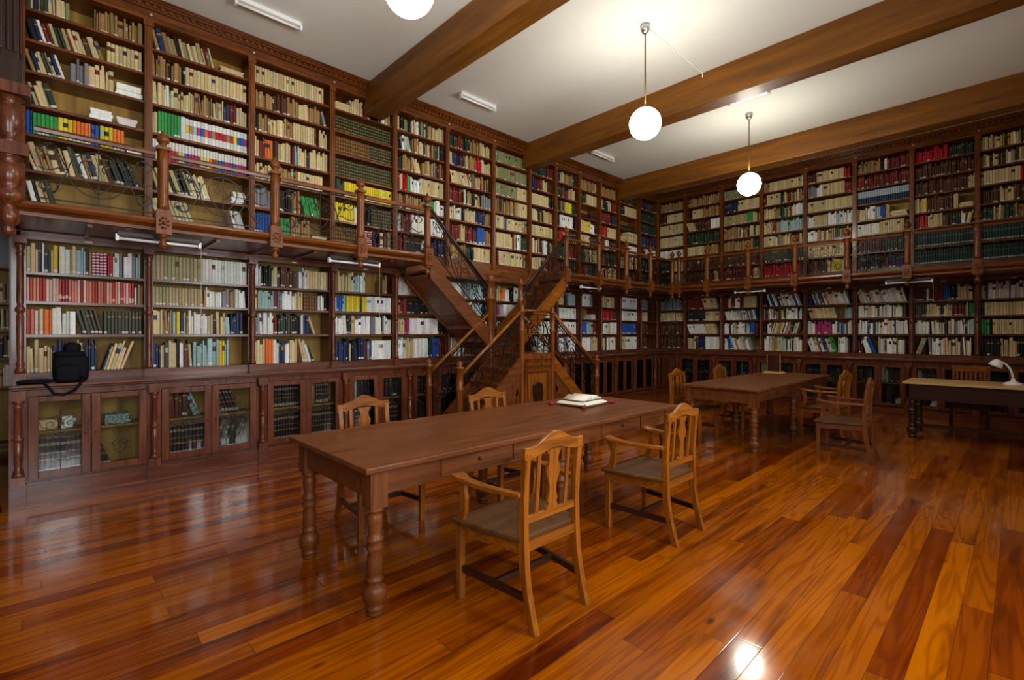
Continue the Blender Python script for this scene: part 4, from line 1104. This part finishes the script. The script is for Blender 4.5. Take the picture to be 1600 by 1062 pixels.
def strip_light(c, ax, L, label, z, lit=False, grp='strip lights on the ceiling', cord=None):
    t = thing('strip_light', label, 'light', (c[0], c[1], z), grp)
    def bb(a0, a1, w0, w1, z0, z1):
        b = MB()
        if ax == 'y': b.box(c[0] + w0, c[0] + w1, c[1] + a0, c[1] + a1, z0, z1)
        else: b.box(c[0] + a0, c[0] + a1, c[1] + w0, c[1] + w1, z0, z1)
        return b
    bb(-L / 2, L / 2, -.035, .035, z - .045, z).build('housing', 'white' if z > 3 else 'dark_z', t, bevel=.004)
    for s in (-1, 1): bb(s * L / 2 - .012, s * L / 2 + .012, -.03, .03, z - .09, z - .03).build('end_socket', 'white', t)
    b = MB()
    if ax == 'y': b.lathe(c[0], z - .068, [(.014, c[1] - L / 2 + .012), (.014, c[1] + L / 2 - .012)], 10, 'y')
    else: b.lathe(c[1], z - .068, [(.014, c[0] - L / 2 + .012), (.014, c[0] + L / 2 - .012)], 10, 'x')
    b.build('tube', 'littube' if lit else 'tube', t)
    if lit:
        for s in (-1, 1): bb(s * L / 3 - .01, s * L / 3 + .01, -.01, .01, z, H_CEIL).build('hanger', 'white', t)
    if cord:
        b = MB(); q = (c[0], c[1] + L / 2 + .015) if ax == 'y' else (c[0] + L / 2 + .015, c[1])
        b.tube([(q[0], q[1], z - .03), (q[0], q[1], z - cord)], .0016, 4); b.ball(q[0], q[1], z - cord, .012, 6, 4); b.build('pull_cord', 'tag', t)
strip_light((.78, 1.78), 'y', .68, 'white strip light on the ceiling near the top left', H_CEIL)
strip_light((.80, 4.80), 'y', .68, 'white strip light on the ceiling between the first and second beams', H_CEIL)
strip_light((.78, 8.08), 'y', .68, 'small white strip light on the ceiling between second and third beams', H_CEIL)
strip_light((3.82, 7.50), 'x', .55, 'bright white strip light set crosswise just past the middle ceiling beam', H_CEIL - .08, True)
G2 = 'strip lights under the gallery'
strip_light((.76, .78), 'y', .66, 'white strip light under the gallery, nearest the left picture edge', 2.463, False, G2, .9)
strip_light((.76, 2.80), 'y', .66, 'white strip light under the gallery, left of the staircase', 2.463, False, G2, .75)
strip_light((.76, 7.70), 'y', .60, 'white strip light under the gallery, right of the staircase', 2.463, False, G2)
strip_light((2.6, YF - .76), 'x', .6, 'white strip light under the far gallery, nearer the corner', 2.463, False, G2)
strip_light((5.25, YF - .76), 'x', .62, 'white strip light under the far gallery, towards the right', 2.463, False, G2, .4)

# desk lamp
t = thing('desk_lamp', 'white gooseneck desk lamp standing on the pale desk', 'lamp', (6.55, 9.3, .812))
lx, ly = 6.53, 9.35
b = MB(); b.lathe(lx, ly, [(.10, .812), (.10, .825), (.08, .84), (.03, .86), (.018, .90)], 20); b.build('base', 'lampwhite', t)
b = MB(); b.tube([(lx - .0, ly, .89), (lx - .01, ly, .96), (lx - .03, ly, 1.03), (lx - .07, ly, 1.09), (lx - .13, ly, 1.125)], .012, 8); b.build('gooseneck', 'lampwhite', t)
b = MB(); prof = [(1e-4, 0), (.03, .005), (.055, .03), (.07, .07), (.078, .10), (.072, .10)]
b.lathe(0, 0, prof, 20)
R_ = Matrix.Rotation(math.radians(205), 4, 'Y')
b.v = [tuple(R_ @ Vector(v) + Vector((lx - .13, ly, 1.145))) for v in b.v]; 
b.build('lamp_head', 'lampwhite', t)

# ------------------------------------------------------------------ open book on its cushion
t = thing('book_cushion', 'white cushion with red tasselled corners on the foreground table', 'cushion', (3.67, 3.72, .81))
R_ = Matrix.Rotation(math.radians(4), 4, 'Z'); C_ = Vector((3.66, 3.74, .81))
def put(b):
    b.v = [tuple(R_ @ Vector(v) + C_) for v in b.v]; return b
b = MB(); nx, ny = 14, 14; pts = []; fs = []
for side_ in (0, 1):
    for i in range(nx + 1):
        for j in range(ny + 1):
            u, v = i / nx * 2 - 1, j / ny * 2 - 1
            e = (1 - u ** 6) * (1 - v ** 6)
            pts.append((u * .17, v * .20, .026 + (.026 * e ** .4 if side_ == 0 else -.026 * e ** .4)))
n_ = (nx + 1) * (ny + 1)
for i in range(nx):
    for j in range(ny):
        q = (i * (ny + 1) + j, (i + 1) * (ny + 1) + j, (i + 1) * (ny + 1) + j + 1, i * (ny + 1) + j + 1)
        fs.append(q); fs.append(tuple(n_ + k for k in q[::-1]))
b.add(pts, fs, True); put(b).build('cushion', 'cloth', t)
for su in (-1, 1):
    for sv in (-1, 1):
        b = MB(); b.tube([(su * .165, sv * .195, .026), (su * .18, sv * .225, .022), (su * .19, sv * .27, .018)], .016, 6, [.012, .018, .018]); put(b).build('tassel', 'red', t)
b = MB(); L_ = []
C2 = Vector((3.66, 3.74, .865))
pts = []; fs = []; n = 10
prof = [(k / n) for k in range(n + 1)]
def leafz(s): return .006 + .028 * math.sin(min(1, s * 1.35) * PI) ** .6 * (1 - s * .55) + .004
for sg in (-1, 1):
    base = len(pts)
    for k in range(n + 1):
        s_ = k / n; y = sg * s_ * .19; z = leafz(s_)
        pts += [(-.12, y * .82, z * 1.3), (.12, y * .82, z * 1.3), (.12, y * .82, 0.002), (-.12, y * .82, 0.002)]
    for k in range(n):
        p = base + 4 * k
        q = [(p, p + 1, p + 5, p + 4), (p + 1, p + 2, p + 6, p + 5), (p + 2, p + 3, p + 7, p + 6), (p + 3, p, p + 4, p + 7)]
        fs += q if sg > 0 else [f[::-1] for f in q]
    p = base + 4 * n; fs.append((p, p + 1, p + 2, p + 3) if sg > 0 else (p + 3, p + 2, p + 1, p))
b.add(pts, fs, True)
ob = thing('open_book', 'open book with white pages lying on the white cushion', 'book', tuple(C2))
R2 = Matrix.Rotation(math.radians(4), 4, 'Z')
b.v = [tuple(R2 @ Vector(v) + C2) for v in b.v]; b.build('pages', 'page', ob)
b = MB(); b.cbox((0, 0, 0), (.25, .325, .005)); b.v = [tuple(R2 @ Vector(v) + C2) for v in b.v]; b.build('cover', 'dark_x', ob)

# small wooden display stand with a pale open book at the end of the far table
t = thing('display_stand', 'small upright wooden board on a pale base at the far table end', 'stand', (3.62, 9.2, .81))
b = MB(); b.prism([(-.16, 0), (.16, 0), (.13, .03), (-.13, .03)], (3.62, 9.27, .81), (1, 0, 0), (0, 0, 1), (0, -.2, 0)); b.build('base', 'pale_top', t)
b = MB(); b.box(3.52, 3.72, 9.15, 9.17, .84, 1.12); b.build('board', 'dark_z', t, bevel=.004)
b = MB(); b.box(3.512, 3.52, 9.148, 9.172, .84, 1.125); b.box(3.72, 3.728, 9.148, 9.172, .84, 1.125); b.build('frame_edge', 'pale_top', t)

# ------------------------------------------------------------------ camera bag and tripod at the left
t = thing('camera_bag', 'black camera bag with hanging strap on the worktop at the left', 'bag', (.33, .13, 1.04))
def blob(cx, cy, cz, sx, sy, sz, p=4.0, n=24, m=14):
    b = MB(); pts = []; fs = []
    sgp = lambda v, e: math.copysign(abs(v) ** e, v)
    for i in range(m + 1):
        ph = -PI / 2 + PI * i / m
        for k in range(n):
            a = 2 * PI * k / n
            pts.append((cx + sx * sgp(math.cos(ph), 2 / p) * sgp(math.cos(a), 2 / p), cy + sy * sgp(math.cos(ph), 2 / p) * sgp(math.sin(a), 2 / p), cz + sz * sgp(math.sin(ph), 2 / p)))
    for i in range(m):
        for k in range(n):
            fs.append((i * n + k, i * n + (k + 1) % n, (i + 1) * n + (k + 1) % n, (i + 1) * n + k))
    b.add(pts, fs, True); return b
blob(.35, .14, 1.17, .09, .13, .13, 5).build('body', 'black', t)
blob(.35, .13, 1.305, .085, .115, .03, 4).build('lid', 'black', t)
blob(.36, .15, 1.36, .05, .065, .055, 2.8).build('top_pouch', 'black', t)
blob(.44, .12, 1.13, .03, .09, .08, 4).build('front_pocket', 'black', t)
b = MB(); b.tube([(.42, .22, 1.10), (.49, .21, 1.04), (.505, .16, .97), (.505, .09, .935), (.505, .02, .95), (.49, -.02, 1.02), (.44, -.06, 1.055), (.42, -.14, 1.05), (.43, -.22, 1.05)], .013, 6); b.build('strap', 'black', t)
blob(.40, -.10, 1.062, .05, .13, .022, 2.6).build('strap_pad', 'black', t)

t = thing('tripod', 'folded black tripod leaning at the cabinet end, left picture edge', 'tripod', (.75, -.42, 0))
for k, (dx, dy) in enumerate(((.03, 0), (-.02, .03), (-.02, -.03))):
    b = MB(); b.tube([(.78 + dx * 1.6, -.36 + dy * 1.8, .01), (.74 + dx, -.38 + dy, .35), (.70 + dx * .7, -.40 + dy * .7, .95)], .015, 8, [.011, .014, .018]); lg = b.build('leg', 'black', t)
    b = MB(); b.ball(.74 + dx, -.38 + dy, .38, .023, 8, 6); b.build('clamp', 'steel', lg)
blob(.69, -.40, 1.0, .05, .05, .06, 2.4).build('head', 'black', t)

# ------------------------------------------------------------------ bookcase in the side room (seen past the end of the left wall)
SR = lambda a, d, z: (-2.0 + d, a, z)
t = thing('side_room_bookcase', 'dim bookcase in the next room, seen through the opening at the left edge', 'bookcase', (-2.0, -.5, 0))
b = MB(SR, True); b.box(-1.6, 1.2, -.33, -.3, 0, 2.35); b.build('back_panel', 'back', t)
b = MB(SR, True)
for a in (-1.6, -.65, .3, 1.17): b.box(a, a + .03, -.3, 0, 0, 2.35)
b.build('side_panel', 'mahogany_z', t)
SZ = (.15, .85, 1.2, 1.55, 1.88, 2.32)
for z in SZ:
    b = MB(SR, True); b.box(-1.6, 1.2, -.3, 0, z - .025, z); b.build('shelf', 'oakbeam_y', t)
BOOKS.clear()
for k in range(1, 5):
    for a in (-1.57, -.62, .33): row(SR, a, a + .9, SZ[k], .3, 'M60 b20 i20', ('S', 0, 'side', k))
mb = MB()
for B in BOOKS: book_mesh(mb, B, False)
tag(mb.build('side_room_books', 'book', color=True), 'dim old books in the next room at the left picture edge', 'books', None, 'stuff')
